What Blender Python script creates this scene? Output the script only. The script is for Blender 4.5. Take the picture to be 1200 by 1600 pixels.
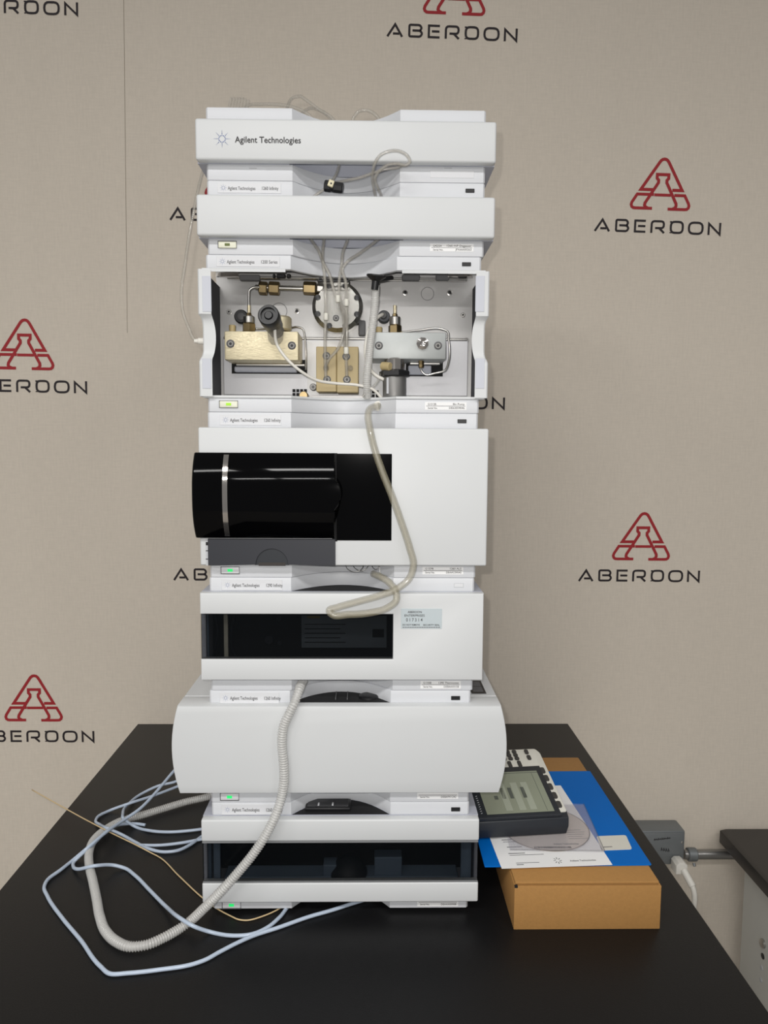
import bpy, bmesh, math, random
from mathutils import Vector, Matrix
random.seed(7)
for o in list(bpy.data.objects): bpy.data.objects.remove(o)
SC = bpy.context.scene
COL = SC.collection
# ------------------------------------------------------------------ camera
F = 1170.7; ZT = 0.98; CZ = ZT + 0.597
PITCH, YAW, ROLL = [math.radians(a) for a in (5.33, 0.944, 0.308)]
fwd = Vector((math.sin(YAW)*math.cos(PITCH), math.cos(YAW)*math.cos(PITCH), -math.sin(PITCH)))
r0 = Vector((math.cos(YAW), -math.sin(YAW), 0)); u0 = r0.cross(fwd)
rgt = math.cos(ROLL)*r0 + math.sin(ROLL)*u0; upv = rgt.cross(fwd)
cam = bpy.data.cameras.new('camera'); camo = bpy.data.objects.new('camera', cam); COL.objects.link(camo)
cam.sensor_fit = 'VERTICAL'; cam.sensor_height = 36; cam.lens = 36*F/1600; cam.clip_start = .01
m3 = Matrix((rgt, upv, -fwd)).transposed()
camo.matrix_world = Matrix.Translation((0, 0, CZ)) @ m3.to_4x4()
SC.camera = camo
CAM = Vector((0, 0, CZ))
def ray(x, y): return fwd + rgt*((x-600)/F) - upv*((y-800)/F)
def U(x, y, Y):                       # pixel -> point on the upright plane at depth Y
    d = ray(x, y); return CAM + d*(Y/d.y)
def G(x, y, Z):                       # pixel -> point on the level plane at height Z
    d = ray(x, y); return CAM + d*((Z-CZ)/d.z)
# ------------------------------------------------------------------ world, lights, exposure
W = bpy.data.worlds.new('room_ambient'); SC.world = W; W.use_nodes = True
W.node_tree.nodes['Background'].inputs[0].default_value = (1.0, .99, .975, 1)
W.node_tree.nodes['Background'].inputs[1].default_value = 0.25
def area(name, loc, target, sx, sy, energy, col):
    l = bpy.data.lights.new(name, 'AREA'); l.shape = 'RECTANGLE'; l.size = sx; l.size_y = sy; l.energy = energy; l.color = col
    o = bpy.data.objects.new(name, l); COL.objects.link(o); o.location = loc
    o.rotation_euler = (Vector(target)-Vector(loc)).to_track_quat('-Z', 'Y').to_euler(); return o
for lx, le in ((-.45, 30), (1.6, 22), (-2.2, 22)):
    area('ceiling_and_fill_light', (lx, -1.05, 3.1), (lx, -1.05, 0), 1.2, .3, le, (1, .985, .96))
for lx in (-2.4, -1.0, .4):  # unseen back row, added as fill to brighten the lower modules
    area('ceiling_and_fill_light', (lx, -3.6, 3.1), (lx, -3.6, 0), 1.2, .3, 40, (1, .985, .96))
fl = bpy.data.lights.new('phone_flash', 'POINT'); fl.energy = 11.5; fl.shadow_soft_size = .004; fl.color = (1, .97, .93)
flo = bpy.data.objects.new('phone_flash', fl); COL.objects.link(flo); flo.location = (-.019, -.004, CZ+.0245)
vs = SC.view_settings; vs.view_transform = 'Standard'; vs.look = 'None'; vs.exposure = 0.0; vs.gamma = 1; vs.use_curve_mapping = False
# ------------------------------------------------------------------ materials
def srgb(c):
    return tuple((v/255/12.92 if v/255 <= .04045 else ((v/255+.055)/1.055)**2.4) for v in c)
MATS = {}
def mat(name, rgb, rough=.5, metal=0., alpha=1., var=0., scale=60., bump=0., bscale=None, spec=None, emit=0., stretch=None, coat=0., trans=0., ior=None):
    if name in MATS: return MATS[name]
    m = bpy.data.materials.new(name); m.use_nodes = True; nt = m.node_tree; b = nt.nodes['Principled BSDF']
    c = srgb(rgb) + (1,)
    b.inputs['Base Color'].default_value = c; b.inputs['Roughness'].default_value = rough; b.inputs['Metallic'].default_value = metal
    b.inputs['Alpha'].default_value = alpha
    if spec is not None: b.inputs['Specular IOR Level'].default_value = spec
    if coat: b.inputs['Coat Weight'].default_value = coat; b.inputs['Coat Roughness'].default_value = .05
    if trans: b.inputs['Transmission Weight'].default_value = trans
    if ior: b.inputs['IOR'].default_value = ior
    if emit: b.inputs['Emission Color'].default_value = c; b.inputs['Emission Strength'].default_value = emit
    tc = nt.nodes.new('ShaderNodeTexCoord'); mp = nt.nodes.new('ShaderNodeMapping'); nt.links.new(tc.outputs['Object'], mp.inputs[0])
    if stretch: mp.inputs['Scale'].default_value = stretch
    if var:
        n = nt.nodes.new('ShaderNodeTexNoise'); n.inputs['Scale'].default_value = scale; n.inputs['Detail'].default_value = 4
        nt.links.new(mp.outputs[0], n.inputs[0])
        r = nt.nodes.new('ShaderNodeMapRange'); r.inputs[3].default_value = 1-var; r.inputs[4].default_value = 1+var
        nt.links.new(n.outputs[0], r.inputs[0])
        mx = nt.nodes.new('ShaderNodeMix'); mx.data_type = 'RGBA'; mx.blend_type = 'MULTIPLY'; mx.inputs[0].default_value = 1
        mx.inputs[6].default_value = c; nt.links.new(r.outputs[0], mx.inputs[7]); nt.links.new(mx.outputs[2], b.inputs['Base Color'])
    if bump:
        n2 = nt.nodes.new('ShaderNodeTexNoise'); n2.inputs['Scale'].default_value = bscale or scale; n2.inputs['Detail'].default_value = 3
        nt.links.new(mp.outputs[0], n2.inputs[0])
        bp = nt.nodes.new('ShaderNodeBump'); bp.inputs['Strength'].default_value = bump; bp.inputs['Distance'].default_value = .001
        nt.links.new(n2.outputs[0], bp.inputs['Height']); nt.links.new(bp.outputs[0], b.inputs['Normal'])
    MATS[name] = m; return m
white = mat('white_plastic', (212, 214, 215), .45, var=.012, scale=25)
strip_w = mat('strip_white_plastic', (212, 214, 218), .45, var=.01, scale=30)
lav = mat('grey_inner_plastic', (182, 185, 196), .5, var=.015, scale=40)
mat('rim_grey', (198, 201, 210), .5, var=.01)
plate = mat('nameplate_white', (216, 217, 220), .4, var=.005)
ink = mat('black_ink', (40, 38, 40), .6, var=.02)
greyink = mat('grey_ink', (96, 96, 98), .6, var=.02)
inkblue = mat('blue_ink', (48, 84, 150), .6, var=.02)
lineg = mat('seam_grey', (186, 188, 192), .6, var=.02)
black = mat('black_plastic', (24, 24, 26), .4, var=.05)
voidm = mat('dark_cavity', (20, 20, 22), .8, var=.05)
gloss = mat('gloss_black', (2, 2, 3), .07, var=.05, spec=.16)
slate = mat('slate_grey_plastic', (40, 42, 49), .5, var=.03, scale=200)
slated = mat('dark_slate_plastic', (34, 38, 44), .5, var=.04, scale=150)
liner = mat('charcoal_liner', (62, 62, 68), .7, var=.08, scale=60)
chrome = mat('chrome', (200, 195, 190), .12, 1, var=.03)
steel = mat('brushed_steel', (196, 194, 190), .3, 1, var=.05, scale=300, stretch=(1, 1, 12))
sheet = mat('sheet_metal', (172, 171, 170), .42, .75, var=.03, scale=400)
sheetw = mat('pale_sheet', (205, 205, 208), .45, .25, var=.02, scale=300)
brassy = mat('warm_steel_block', (224, 213, 182), .44, .75, bump=.5, bscale=160, var=.05, scale=160, stretch=(1, 1, 14))
bolt_m = mat('bolt_steel', (128, 127, 125), .5, .7, var=.05)
grey_block = mat('grey_steel_block', (168, 171, 170), .5, .6, var=.06, scale=120)
brass = mat('bronze_fitting', (150, 132, 98), .3, 1, var=.08)
peek = mat('tan_peek', (176, 158, 116), .5, var=.04, scale=120)
peekt = mat('tan_tube', (206, 182, 140), .4, var=.03)
clear = mat('clear_tubing', (166, 161, 152), .12, alpha=.27, var=.04, spec=.8)
clearfat = mat('clear_drain_hose', (172, 165, 140), .08, alpha=.3, var=.05, scale=30, spec=.9)
streak_m = mat('pale_streak', (226, 222, 210), .3, alpha=.22, var=.03)  # painted highlight streak inside the clear tubes
corr = mat('corrugated_clear_hose', (214, 213, 210), .2, alpha=.6, var=.05, spec=.8)
bluet = mat('pale_blue_tubing', (196, 210, 228), .25, alpha=.82, var=.05, spec=.6)
whitecable = mat('white_cable', (225, 222, 214), .45, var=.02)
tint = mat('smoked_glass', (6, 9, 12), .04, alpha=.5, var=.02, spec=.2)
table_m = mat('black_laminate', (21, 21, 22), .4, spec=.22, var=.12, scale=700, bump=.15, bscale=900)
bench_m = mat('dark_bench_laminate', (33, 30, 29), .4, var=.1, scale=600)
benchw = mat('white_bench_steel', (205, 206, 202), .45, var=.02)
kraft = mat('kraft_cardboard', (166, 122, 67), .8, var=.09, scale=260, bump=.2, bscale=400)
kraftd = mat('kraft_edge', (150, 110, 60), .85, var=.08, scale=200)
blue = mat('blue_folder', (0, 103, 190), .5, var=.02, spec=.1)
paper = mat('white_paper', (240, 240, 240), .7, var=.006)
cream = mat('cream_plastic', (214, 212, 202), .5, var=.02)
lcd = mat('lcd_screen', (140, 146, 128), .22, var=.03, scale=20)
lcd2 = mat('lcd_pale_band', (160, 166, 150), .25, var=.02)
lcdd = mat('lcd_dark_mark', (82, 88, 82), .3, var=.03)
keym = mat('dark_rubber_key', (60, 58, 56), .6, var=.05)
cdm = mat('cd_disc', (196, 188, 182), .22, .15, var=.02)
cdedge = mat('cd_rim', (110, 104, 104), .3, .3, var=.02)
sleeve_m = mat('clear_plastic_sleeve', (210, 206, 218), .12, alpha=.1, var=.02, spec=.6)
galv = mat('galvanised_box', (126, 130, 132), .5, .5, var=.06, scale=90)
conduit_m = mat('galvanised_conduit', (150, 148, 146), .35, .8, var=.06)
ledg = mat('green_led', (40, 220, 110), .4, emit=.6)
ledy = mat('lime_led', (150, 205, 40), .4, emit=.4)
ledd = mat('dim_green_led', (92, 104, 40), .4, var=.05)
cream_led = mat('led_lens', (228, 228, 208), .4, var=.02)
label_m = mat('silver_label', (196, 206, 210), .4, .1, var=.02)
floor_m = mat('grey_floor', (140, 136, 130), .6, var=.05, scale=8)
redp = mat('red_print', (158, 30, 38), .7, var=.05, scale=300)
blackp = mat('black_print', (34, 26, 30), .7, var=.06, scale=300)
rubber = mat('rubber', (28, 28, 28), .8, var=.05)
# backdrop fabric
wall_m = mat('woven_backdrop', (212, 202, 188), .85)
def fabric(m):
    nt = m.node_tree; b = nt.nodes['Principled BSDF']; tc = nt.nodes.new('ShaderNodeTexCoord')
    base = b.inputs['Base Color'].default_value[:]
    def noise(sc, det, stretch):
        mp = nt.nodes.new('ShaderNodeMapping'); mp.inputs['Scale'].default_value = stretch; nt.links.new(tc.outputs['Object'], mp.inputs[0])
        n = nt.nodes.new('ShaderNodeTexNoise'); n.inputs['Scale'].default_value = sc; n.inputs['Detail'].default_value = det
        nt.links.new(mp.outputs[0], n.inputs[0]); return n.outputs[0]
    a = noise(260, 3, (1, 1, .16)); c = noise(300, 3, (.14, 1, 1)); d = noise(1.4, 3, (1, 1, 1)); e = noise(14, 3, (1, 1, .06))
    def mth(op, x, y):
        n = nt.nodes.new('ShaderNodeMath'); n.operation = op
        for i, v in enumerate((x, y)):
            if isinstance(v, (int, float)): n.inputs[i].default_value = v
            else: nt.links.new(v, n.inputs[i])
        return n.outputs[0]
    s = mth('ADD', mth('ADD', mth('MULTIPLY', a, .13), mth('MULTIPLY', c, .13)), mth('ADD', mth('MULTIPLY', d, .10), mth('MULTIPLY', e, .05)))
    s = mth('ADD', s, 1-.205)
    mx = nt.nodes.new('ShaderNodeMix'); mx.data_type = 'RGBA'; mx.blend_type = 'MULTIPLY'; mx.inputs[0].default_value = 1
    mx.inputs[6].default_value = base; nt.links.new(s, mx.inputs[7]); nt.links.new(mx.outputs[2], b.inputs['Base Color'])
    bp = nt.nodes.new('ShaderNodeBump'); bp.inputs['Strength'].default_value = .12; bp.inputs['Distance'].default_value = .001
    nt.links.new(mth('ADD', a, c), bp.inputs['Height']); nt.links.new(bp.outputs[0], b.inputs['Normal'])
fabric(wall_m)
# ------------------------------------------------------------------ object helpers
WPOS = {}
def tag(o, label, cat, group=None, kind=None):
    if label: o['label'] = label
    if cat: o['category'] = cat
    if group: o['group'] = group
    if kind: o['kind'] = kind
    return o
def empty(name, loc, label, cat, group=None):
    o = bpy.data.objects.new(name, None); COL.objects.link(o); o.location = loc; o.empty_display_size = .02
    WPOS[o] = Vector(loc); return tag(o, label, cat, group)
def place(name, me, c, parent=None):
    o = bpy.data.objects.new(name, me); COL.objects.link(o); WPOS[o] = Vector(c)
    if parent: o.parent = parent; o.location = Vector(c)-WPOS[parent]
    else: o.location = c
    return o
def finish(name, bm, m, parent=None, smooth=False, ang=35):
    bmesh.ops.recalc_face_normals(bm, faces=bm.faces)
    vs_ = [v.co for v in bm.verts]
    lo = Vector([min(v[i] for v in vs_) for i in range(3)]); hi = Vector([max(v[i] for v in vs_) for i in range(3)])
    c = (lo+hi)/2; c.z = lo.z if not parent else c.z
    bmesh.ops.translate(bm, verts=bm.verts, vec=-c)
    me = bpy.data.meshes.new(name); bm.to_mesh(me); bm.free()
    me.materials.append(m)
    if smooth:
        for p in me.polygons: p.use_smooth = True
        if ang < 180: me.set_sharp_from_angle(angle=math.radians(ang))
    return place(name, me, c, parent)
def again(o, delta, parent=None, name=None):      # a copy sharing mesh data, moved by delta
    p = parent or o.parent
    return place(name or o.name.split('.')[0], o.data, WPOS[o]+Vector(delta), p)
def add_box(bm, x0, x1, y0, y1, z0, z1, bev=0, seg=2):
    r = bmesh.ops.create_cube(bm, size=1); v = r['verts']
    for q in v:
        q.co = Vector(((x0+x1)/2+q.co.x*(x1-x0), (y0+y1)/2+q.co.y*(y1-y0), (z0+z1)/2+q.co.z*(z1-z0)))
    if bev:
        e = list({e for q in v for e in q.link_edges})
        bmesh.ops.bevel(bm, geom=e, offset=bev, segments=seg, profile=.5, affect='EDGES', clamp_overlap=True)
def box(name, x0, x1, y0, y1, z0, z1, m, parent=None, bev=0, seg=2):
    bm = bmesh.new(); add_box(bm, min(x0, x1), max(x0, x1), y0, y1, min(z0, z1), max(z0, z1), bev, seg)
    return finish(name, bm, m, parent, smooth=bev > 0)
def pbox(name, px0, px1, py0, py1, Y, dep, m, parent=None, bev=0, seg=2):   # box whose front face fills a pixel rectangle on the plane Y
    a = U(px0, (py0+py1)/2, Y); b = U(px1, (py0+py1)/2, Y); t = U((px0+px1)/2, py0, Y); l = U((px0+px1)/2, py1, Y)
    return box(name, a.x, b.x, Y, Y+dep, l.z, t.z, m, parent, bev, seg)
def add_prism(bm, pts, ax, a, c, bev=0, seg=2):
    def mk(p, t):
        return {'z': (p[0], p[1], t), 'y': (p[0], t, p[1]), 'x': (t, p[0], p[1])}[ax]
    v0 = [bm.verts.new(mk(p, a)) for p in pts]; v1 = [bm.verts.new(mk(p, c)) for p in pts]
    n = len(pts); fs = [bm.faces.new(v0), bm.faces.new(v1)]
    for i in range(n): fs.append(bm.faces.new((v0[i], v0[(i+1) % n], v1[(i+1) % n], v1[i])))
    bmesh.ops.recalc_face_normals(bm, faces=fs)
    if bev:
        e = list(set(fs[0].edges) | set(fs[1].edges))
        bmesh.ops.bevel(bm, geom=e, offset=bev, segments=seg, profile=.5, affect='EDGES', clamp_overlap=True)
def prism(name, pts, ax, a, c, m, parent=None, bev=0, seg=2, smooth=True, ang=30):
    bm = bmesh.new(); add_prism(bm, pts, ax, a, c, bev, seg); return finish(name, bm, m, parent, smooth, ang)
def add_lathe(bm, p0, axis, prof, n=20, cap=True):        # prof: list of (t along axis, radius)
    p0 = Vector(p0); ax = Vector(axis).normalized()
    s = ax.orthogonal().normalized(); t = ax.cross(s); rings = []
    for (h, r) in prof:
        rings.append([bm.verts.new(p0+ax*h+(s*math.cos(2*math.pi*i/n)+t*math.sin(2*math.pi*i/n))*max(r, 1e-5)) for i in range(n)])
    for a, b in zip(rings, rings[1:]):
        for i in range(n): bm.faces.new((a[i], a[(i+1) % n], b[(i+1) % n], b[i]))
    if cap: bm.faces.new(rings[0]); bm.faces.new(rings[-1])
def lathe(name, p0, axis, prof, m, parent=None, n=20, ang=35):
    bm = bmesh.new(); add_lathe(bm, p0, axis, prof, n); return finish(name, bm, m, parent, n > 8, ang)
def cyl2(name, a, b, r, m, parent=None, n=20, bev=.0):
    a, b = Vector(a), Vector(b); L = (b-a).length; e = bev or min(r, L)*.12
    return lathe(name, a, b-a, [(0, r-e), (e, r), (L-e, r), (L, r-e)], m, parent, n)
def smooth_path(P, sub=8):
    P = [Vector(p) for p in P]; out = []
    for i in range(len(P)-1):
        p0 = P[i-1] if i else P[0]*2-P[1]; p1, p2 = P[i], P[i+1]; p3 = P[i+2] if i+2 < len(P) else P[-1]*2-P[-2]
        # centripetal-ish: scale tangents by segment length
        d1 = max((p1-p0).length, 1e-6); d2 = max((p2-p1).length, 1e-6); d3 = max((p3-p2).length, 1e-6)
        t1 = ((p1-p0)/d1*d2+(p2-p1)/d2*d1)/(d1+d2)*d2; t2 = ((p2-p1)/d2*d3+(p3-p2)/d3*d2)/(d2+d3)*d2
        for k in range(sub):
            t = k/sub; a = 2*t**3-3*t**2+1; b = t**3-2*t**2+t; c = -2*t**3+3*t**2; d = t**3-t**2
            out.append(p1*a+t1*b+p2*c+t2*d)
    out.append(P[-1]); return out
def resample(P, step):
    out = [P[0]]; acc = 0; 
    for a, b in zip(P, P[1:]):
        L = (b-a).length
        while acc+L >= step:
            f = (step-acc)/L; a = a.lerp(b, f); out.append(a); L = (b-a).length; acc = 0
        acc += L
    return out
def tube(name, P, r, m, parent=None, n=10, sub=8, ribs=None, amp=.1):
    pts = smooth_path(P, sub)
    if ribs: pts = resample(pts, ribs/4)
    bm = bmesh.new(); rings = []; T = (pts[1]-pts[0]).normalized(); N = T.orthogonal().normalized()
    for i, p in enumerate(pts):
        t = (pts[min(i+1, len(pts)-1)]-pts[max(i-1, 0)]).normalized()
        N = (N-t*N.dot(t)).normalized(); B = t.cross(N)
        rr = r*(1+(amp*(1, 0, -1, 0)[i % 4] if ribs else 0))
        rings.append([bm.verts.new(p+(N*math.cos(2*math.pi*k/n)+B*math.sin(2*math.pi*k/n))*rr) for k in range(n)])
    for a, b in zip(rings, rings[1:]):
        for k in range(n): bm.faces.new((a[k], a[(k+1) % n], b[(k+1) % n], b[k]))
    bm.faces.new(rings[0]); bm.faces.new(rings[-1])
    return finish(name, bm, m, parent, True, 180 if not ribs else 180)
def PT(L, Y=None):                    # [(px,py[,Y])] -> points
    return [U(p[0], p[1], p[2] if len(p) > 2 else Y) for p in L]
def TP(L, h, e=.0004):                         # pixels on the worktop (height h above it)
    return [G(p[0], p[1], ZT+h+e+(p[2] if len(p) > 2 else 0)) for p in L]
def ribbon_bm(bm, pts, w, mapf, closed=False):
    n = len(pts); pts = [Vector(p) for p in pts]; L = []; R_ = []
    for i, p in enumerate(pts):
        a = pts[i-1] if (i or closed) else None; b = pts[(i+1) % n] if (i < n-1 or closed) else None
        d1 = (p-a).normalized() if a is not None else None; d2 = (b-p).normalized() if b is not None else None
        d1 = d1 or d2; d2 = d2 or d1
        n1 = Vector((-d1.y, d1.x)); n2 = Vector((-d2.y, d2.x)); q = (n1+n2).normalized(); k = min(1/max(q.dot(n1), .35), 2.2)
        L.append(bm.verts.new(mapf(p+q*w/2*k))); R_.append(bm.verts.new(mapf(p-q*w/2*k)))
    for i in range(n if closed else n-1):
        j = (i+1) % n; bm.faces.new((L[i], R_[i], R_[j], L[j]))
def rnd(pts, r, closed=False, seg=4):       # round the corners of a 2D polyline
    pts = [Vector(p) for p in pts]; out = []; n = len(pts)
    for i, p in enumerate(pts):
        if not closed and i in (0, n-1): out.append(p); continue
        a, b = pts[i-1], pts[(i+1) % n]; rr = min(r, (a-p).length*.45, (b-p).length*.45)
        s, e = p+(a-p).normalized()*rr, p+(b-p).normalized()*rr
        for k in range(seg+1):
            t = k/seg; out.append(s*(1-t)**2+p*2*t*(1-t)+e*t*t)
    return out
# ------------------------------------------------------------------ lettering
TXT = {}
def text_mesh(s, bold=0.0):
    key = (s, bold)
    if key in TXT: return TXT[key]
    cu = bpy.data.curves.new('t', 'FONT'); cu.body = s; cu.size = 1; cu.offset = bold; cu.resolution_u = 3
    o = bpy.data.objects.new('t', cu); COL.objects.link(o)
    bpy.context.view_layer.update()
    me = bpy.data.meshes.new_from_object(o.evaluated_get(bpy.context.evaluated_depsgraph_get()))
    bpy.data.objects.remove(o); bpy.data.curves.remove(cu)
    vs_ = [v.co.copy() for v in me.vertices]; fs = [tuple(p.vertices) for p in me.polygons]; bpy.data.meshes.remove(me)
    x0 = min(v.x for v in vs_); x1 = max(v.x for v in vs_)
    TXT[key] = (vs_, fs, x0, x1); return TXT[key]
def lettering(name, s, mapf, width, height, m, parent, bold=.0):   # mapf(x,y) with x in 0..width, baseline y=0, cap height = height
    vs_, fs, x0, x1 = text_mesh(s, bold); sx = width/(x1-x0); sy = height/.69
    bm = bmesh.new(); V = [bm.verts.new(mapf((v.x-x0)*sx, v.y*sy)) for v in vs_]
    for f in fs:
        try: bm.faces.new([V[i] for i in f])
        except ValueError: pass
    lo = Vector([min(v.co[i] for v in bm.verts) for i in range(3)]); hi = Vector([max(v.co[i] for v in bm.verts) for i in range(3)]); c = (lo+hi)/2
    bmesh.ops.translate(bm, verts=bm.verts, vec=-c)
    me = bpy.data.meshes.new(name); bm.to_mesh(me); bm.free(); me.materials.append(m)
    return place(name, me, c, parent)
def ptext(name, s, px0, px1, pyb, pyt, Y, m, parent, bold=.0):      # lettering facing the viewer, placed on the plane Y
    a = U(px0, pyb, Y); b = U(px1, pyb, Y); t = U(px0, pyt, Y); w = b.x-a.x
    sl = 0
    return lettering(name, s, lambda x, y: (a.x+x, Y, a.z+sl*x+y), w, t.z-a.z, m, parent, bold)
def spark(name, cx, cz, Y, r, m, parent, dense=True):
    bm = bmesh.new()
    def dot(x, z, q):
        v = [bm.verts.new((cx+x+q*math.cos(k*math.pi/3), Y, cz+z+q*math.sin(k*math.pi/3))) for k in range(6)]; bm.faces.new(v)
    for k in range(12):
        a = k*math.pi/6; dot(.40*r*math.cos(a), .40*r*math.sin(a), r*.07)
    for k in range(8):
        a = k*math.pi/4
        for j, rr in enumerate((.60, .76, .90, 1.02)): dot(rr*r*math.cos(a), rr*r*math.sin(a), r*(.055-.011*j))
    me_o = finish(name, bm, m, parent); return me_o
# ------------------------------------------------------------------ setting
YW = 1.58
def struct(o): o['kind'] = 'structure'; return o
wall = struct(box('wall_back', -3, 3, YW, YW+.1, 0, 3.0, wall_m)); wall['label'] = 'beige woven backdrop wall printed with red flask emblems'
floor = struct(box('floor', -3, 3, -2.5, YW, -.05, 0, floor_m)); floor['label'] = 'plain grey floor under the benches'
# seam in the backdrop, a thin darker beige ribbon
sa, sb = U(193, -40, YW), U(199, 520, YW)
bm = bmesh.new(); ribbon_bm(bm, [(sa.x, sa.z), (sb.x, sb.z)], .0009, lambda p: (p.x, YW-.0004, p.y)); finish('seam', bm, mat('seam_beige', (150, 140, 126), .9, var=.02), wall)
# wall emblem: strokes in the sample's own pixel units (x right, y down); word spans 72..1112, baseline 700
WORD = [('o', [(78, 699), (138, 607), (195, 699)]), ('o', [(122, 676), (172, 676)]),
        ('r', [(276, 648), (338, 648), (354, 670), (338, 693), (251, 693), (251, 606), (334, 606), (349, 627), (336, 648)], 12),
        ('o', [(492, 607), (406, 607), (406, 693), (492, 693)]), ('o', [(430, 649), (490, 649)]),
        ('r', [(541, 700), (541, 607), (641, 607), (641, 661), (570, 661)], 26), ('o', [(606, 663), (645, 699)]),
        ('rc', [(699, 607), (797, 607), (797, 694), (699, 694)], 34), ('o', [(699, 615), (699, 603)]), ('o', [(699, 690), (699, 698)]),
        ('rc', [(848, 609), (960, 609), (960, 696), (848, 696)], 40),
        ('o', [(1011, 702), (1011, 613), (1103, 697), (1103, 604)])]
EMB = [('o', [(536, 360), (436, 360), (575, 150), (588, 132), (602, 122), (617, 119), (632, 122), (645, 132), (657, 150), (774, 360), (693, 360)], 0, 24),
       ('o', [(545, 398), (409, 398), (369, 462), (364, 480), (369, 496), (381, 505), (397, 507), (536, 507)], 0, 23),
       ('o', [(712, 400), (798, 400), (832, 462), (837, 480), (832, 497), (820, 507), (804, 509), (664, 509)], 0, 23),
       ('o', [(548, 400), (684, 400)], 0, 22),
       ('o', [(500, 505), (482, 498), (473, 484), (476, 466), (568, 318), (577, 304), (577, 284), (564, 270), (564, 240), (658, 240), (658, 270), (645, 284), (645, 304), (653, 318), (730, 466), (731, 484), (722, 500), (704, 507)], 0, 24)]
def wall_logo(ax, az, angle, width):          # ax, az: left end of the word's baseline on the wall
    s = width/1040; ca, sn = math.cos(angle), math.sin(angle)
    def mp(eps):
        def f(p):
            x = (p.x-72)*s; z = (700-p.y)*s
            return (ax+x*ca-z*sn, YW-eps, az+x*sn+z*ca)
        return f
    for nm, strokes, m, wd in (('printed_wordmark', WORD, blackp, 17), ('printed_emblem', EMB, redp, 23)):
        bm = bmesh.new()
        for i, st in enumerate(strokes):
            w = st[3] if len(st) > 3 else wd; pts = [Vector(p) for p in st[1]]
            if st[0] == 'o': ribbon_bm(bm, pts, w, mp(.0006+.00002*i))
            elif st[0] == 'r': ribbon_bm(bm, rnd(pts, st[2]), w, mp(.0006+.00002*i))
            else: ribbon_bm(bm, rnd(pts, st[2], True), w, mp(.0006+.00002*i), True)
        finish(nm, bm, m, wall)
LW = .2625
def logo_l(l, ang): p = U(l[0], l[1], YW); wall_logo(p.x, p.z, math.radians(ang), LW)
def logo_r(r, ang): p = U(r[0], r[1], YW); a = math.radians(ang); wall_logo(p.x-LW*math.cos(a), p.z-LW*math.sin(a), a, LW)
logo_l((604, 57), -1.33); logo_l((928, 361), -1.23); logo_l((903.2, 908), -.14)
logo_r((122.5, 24.3), -.91); logo_r((136.7, 614.3), -.57); logo_r((148, 1159), -.07)
logo_l((265, 343.8), -1.1); logo_l((271, 906.5), -.2); logo_r((788.8, 639.3), -.5)
# ------------------------------------------------------------------ black worktop
TXL, TXR, TYB, TYF = -.4937, .421, 1.547, .38
bench = empty('workbench', ((TXL+TXR)/2, (TYF+TYB)/2, 0), 'black laminate bench carrying the white instrument tower', 'bench')
box('worktop', TXL, TXR, TYF, TYB, ZT-.03, ZT, table_m, bench, .0015)
lg = None
for lx in (TXL+.09, TXR-.09):
    for ly in (TYF+.05, TYB-.06):
        if lg is None: lg = box('leg', lx-.025, lx+.025, ly-.025, ly+.025, 0, ZT-.08, benchw, bench, .003); l0 = (lx, ly)
        else: again(lg, (lx-l0[0], ly-l0[1], 0))
r_ = box('apron', TXL+.07, TXR-.07, TYF+.03, TYF+.06, ZT-.08, ZT-.03, benchw, bench, .002); again(r_, (0, TYB-TYF-.09, 0))
r_ = box('side_rail', TXL+.075, TXL+.105, TYF+.06, TYB-.06, ZT-.08, ZT-.03, benchw, bench, .002); again(r_, (TXR-TXL-.18, 0, 0))
# ------------------------------------------------------------------ lower bench at the right
c = U(1125, 1297, 1.555); BZ = c.z
b2 = empty('lower_bench', (c.x+.6, 1.1, 0), 'lower dark bench with white steel upright beside the tower bench', 'bench')
e2 = G(1200, 1405, BZ)      # slanted chamfer of the front-left edge
prism('worktop', [(c.x, 1.555), (c.x+.016, 1.56), (c.x+1.2, 1.56), (c.x+1.2, .75), (c.x, .75)], 'z', BZ-.028, BZ, bench_m, b2, .0015)
up = box('upright', c.x+.035, c.x+.075, 1.2, 1.26, 0, BZ-.028, benchw, b2, .002)
fx = c.x+.035
sp = box('side_panel', c.x+.03, c.x+.036, 1.02, 1.5, .0, BZ-.028, benchw, b2, .001)
for nm, px, py, r, m in (('bolt', 1193, 1474, .009, steel), ('hole', 1192, 1494, .006, black), ('hole', 1190, 1512, .005, lineg), ('hole', 1189, 1531, .0045, lineg)):
    d = ray(px, py); t = (c.x+.03)/d.x; p = CAM+d*t
    lathe(nm, (p.x, p.y, p.z), (-1, 0, 0), [(0, r), (.001 if nm == 'hole' else .004, r), (.0015 if nm == 'hole' else .006, r*.6)], m, sp, 16)
up2 = again(up, (1.05, 0, 0)); up3 = again(up, (1.05, -.4, 0))
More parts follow.
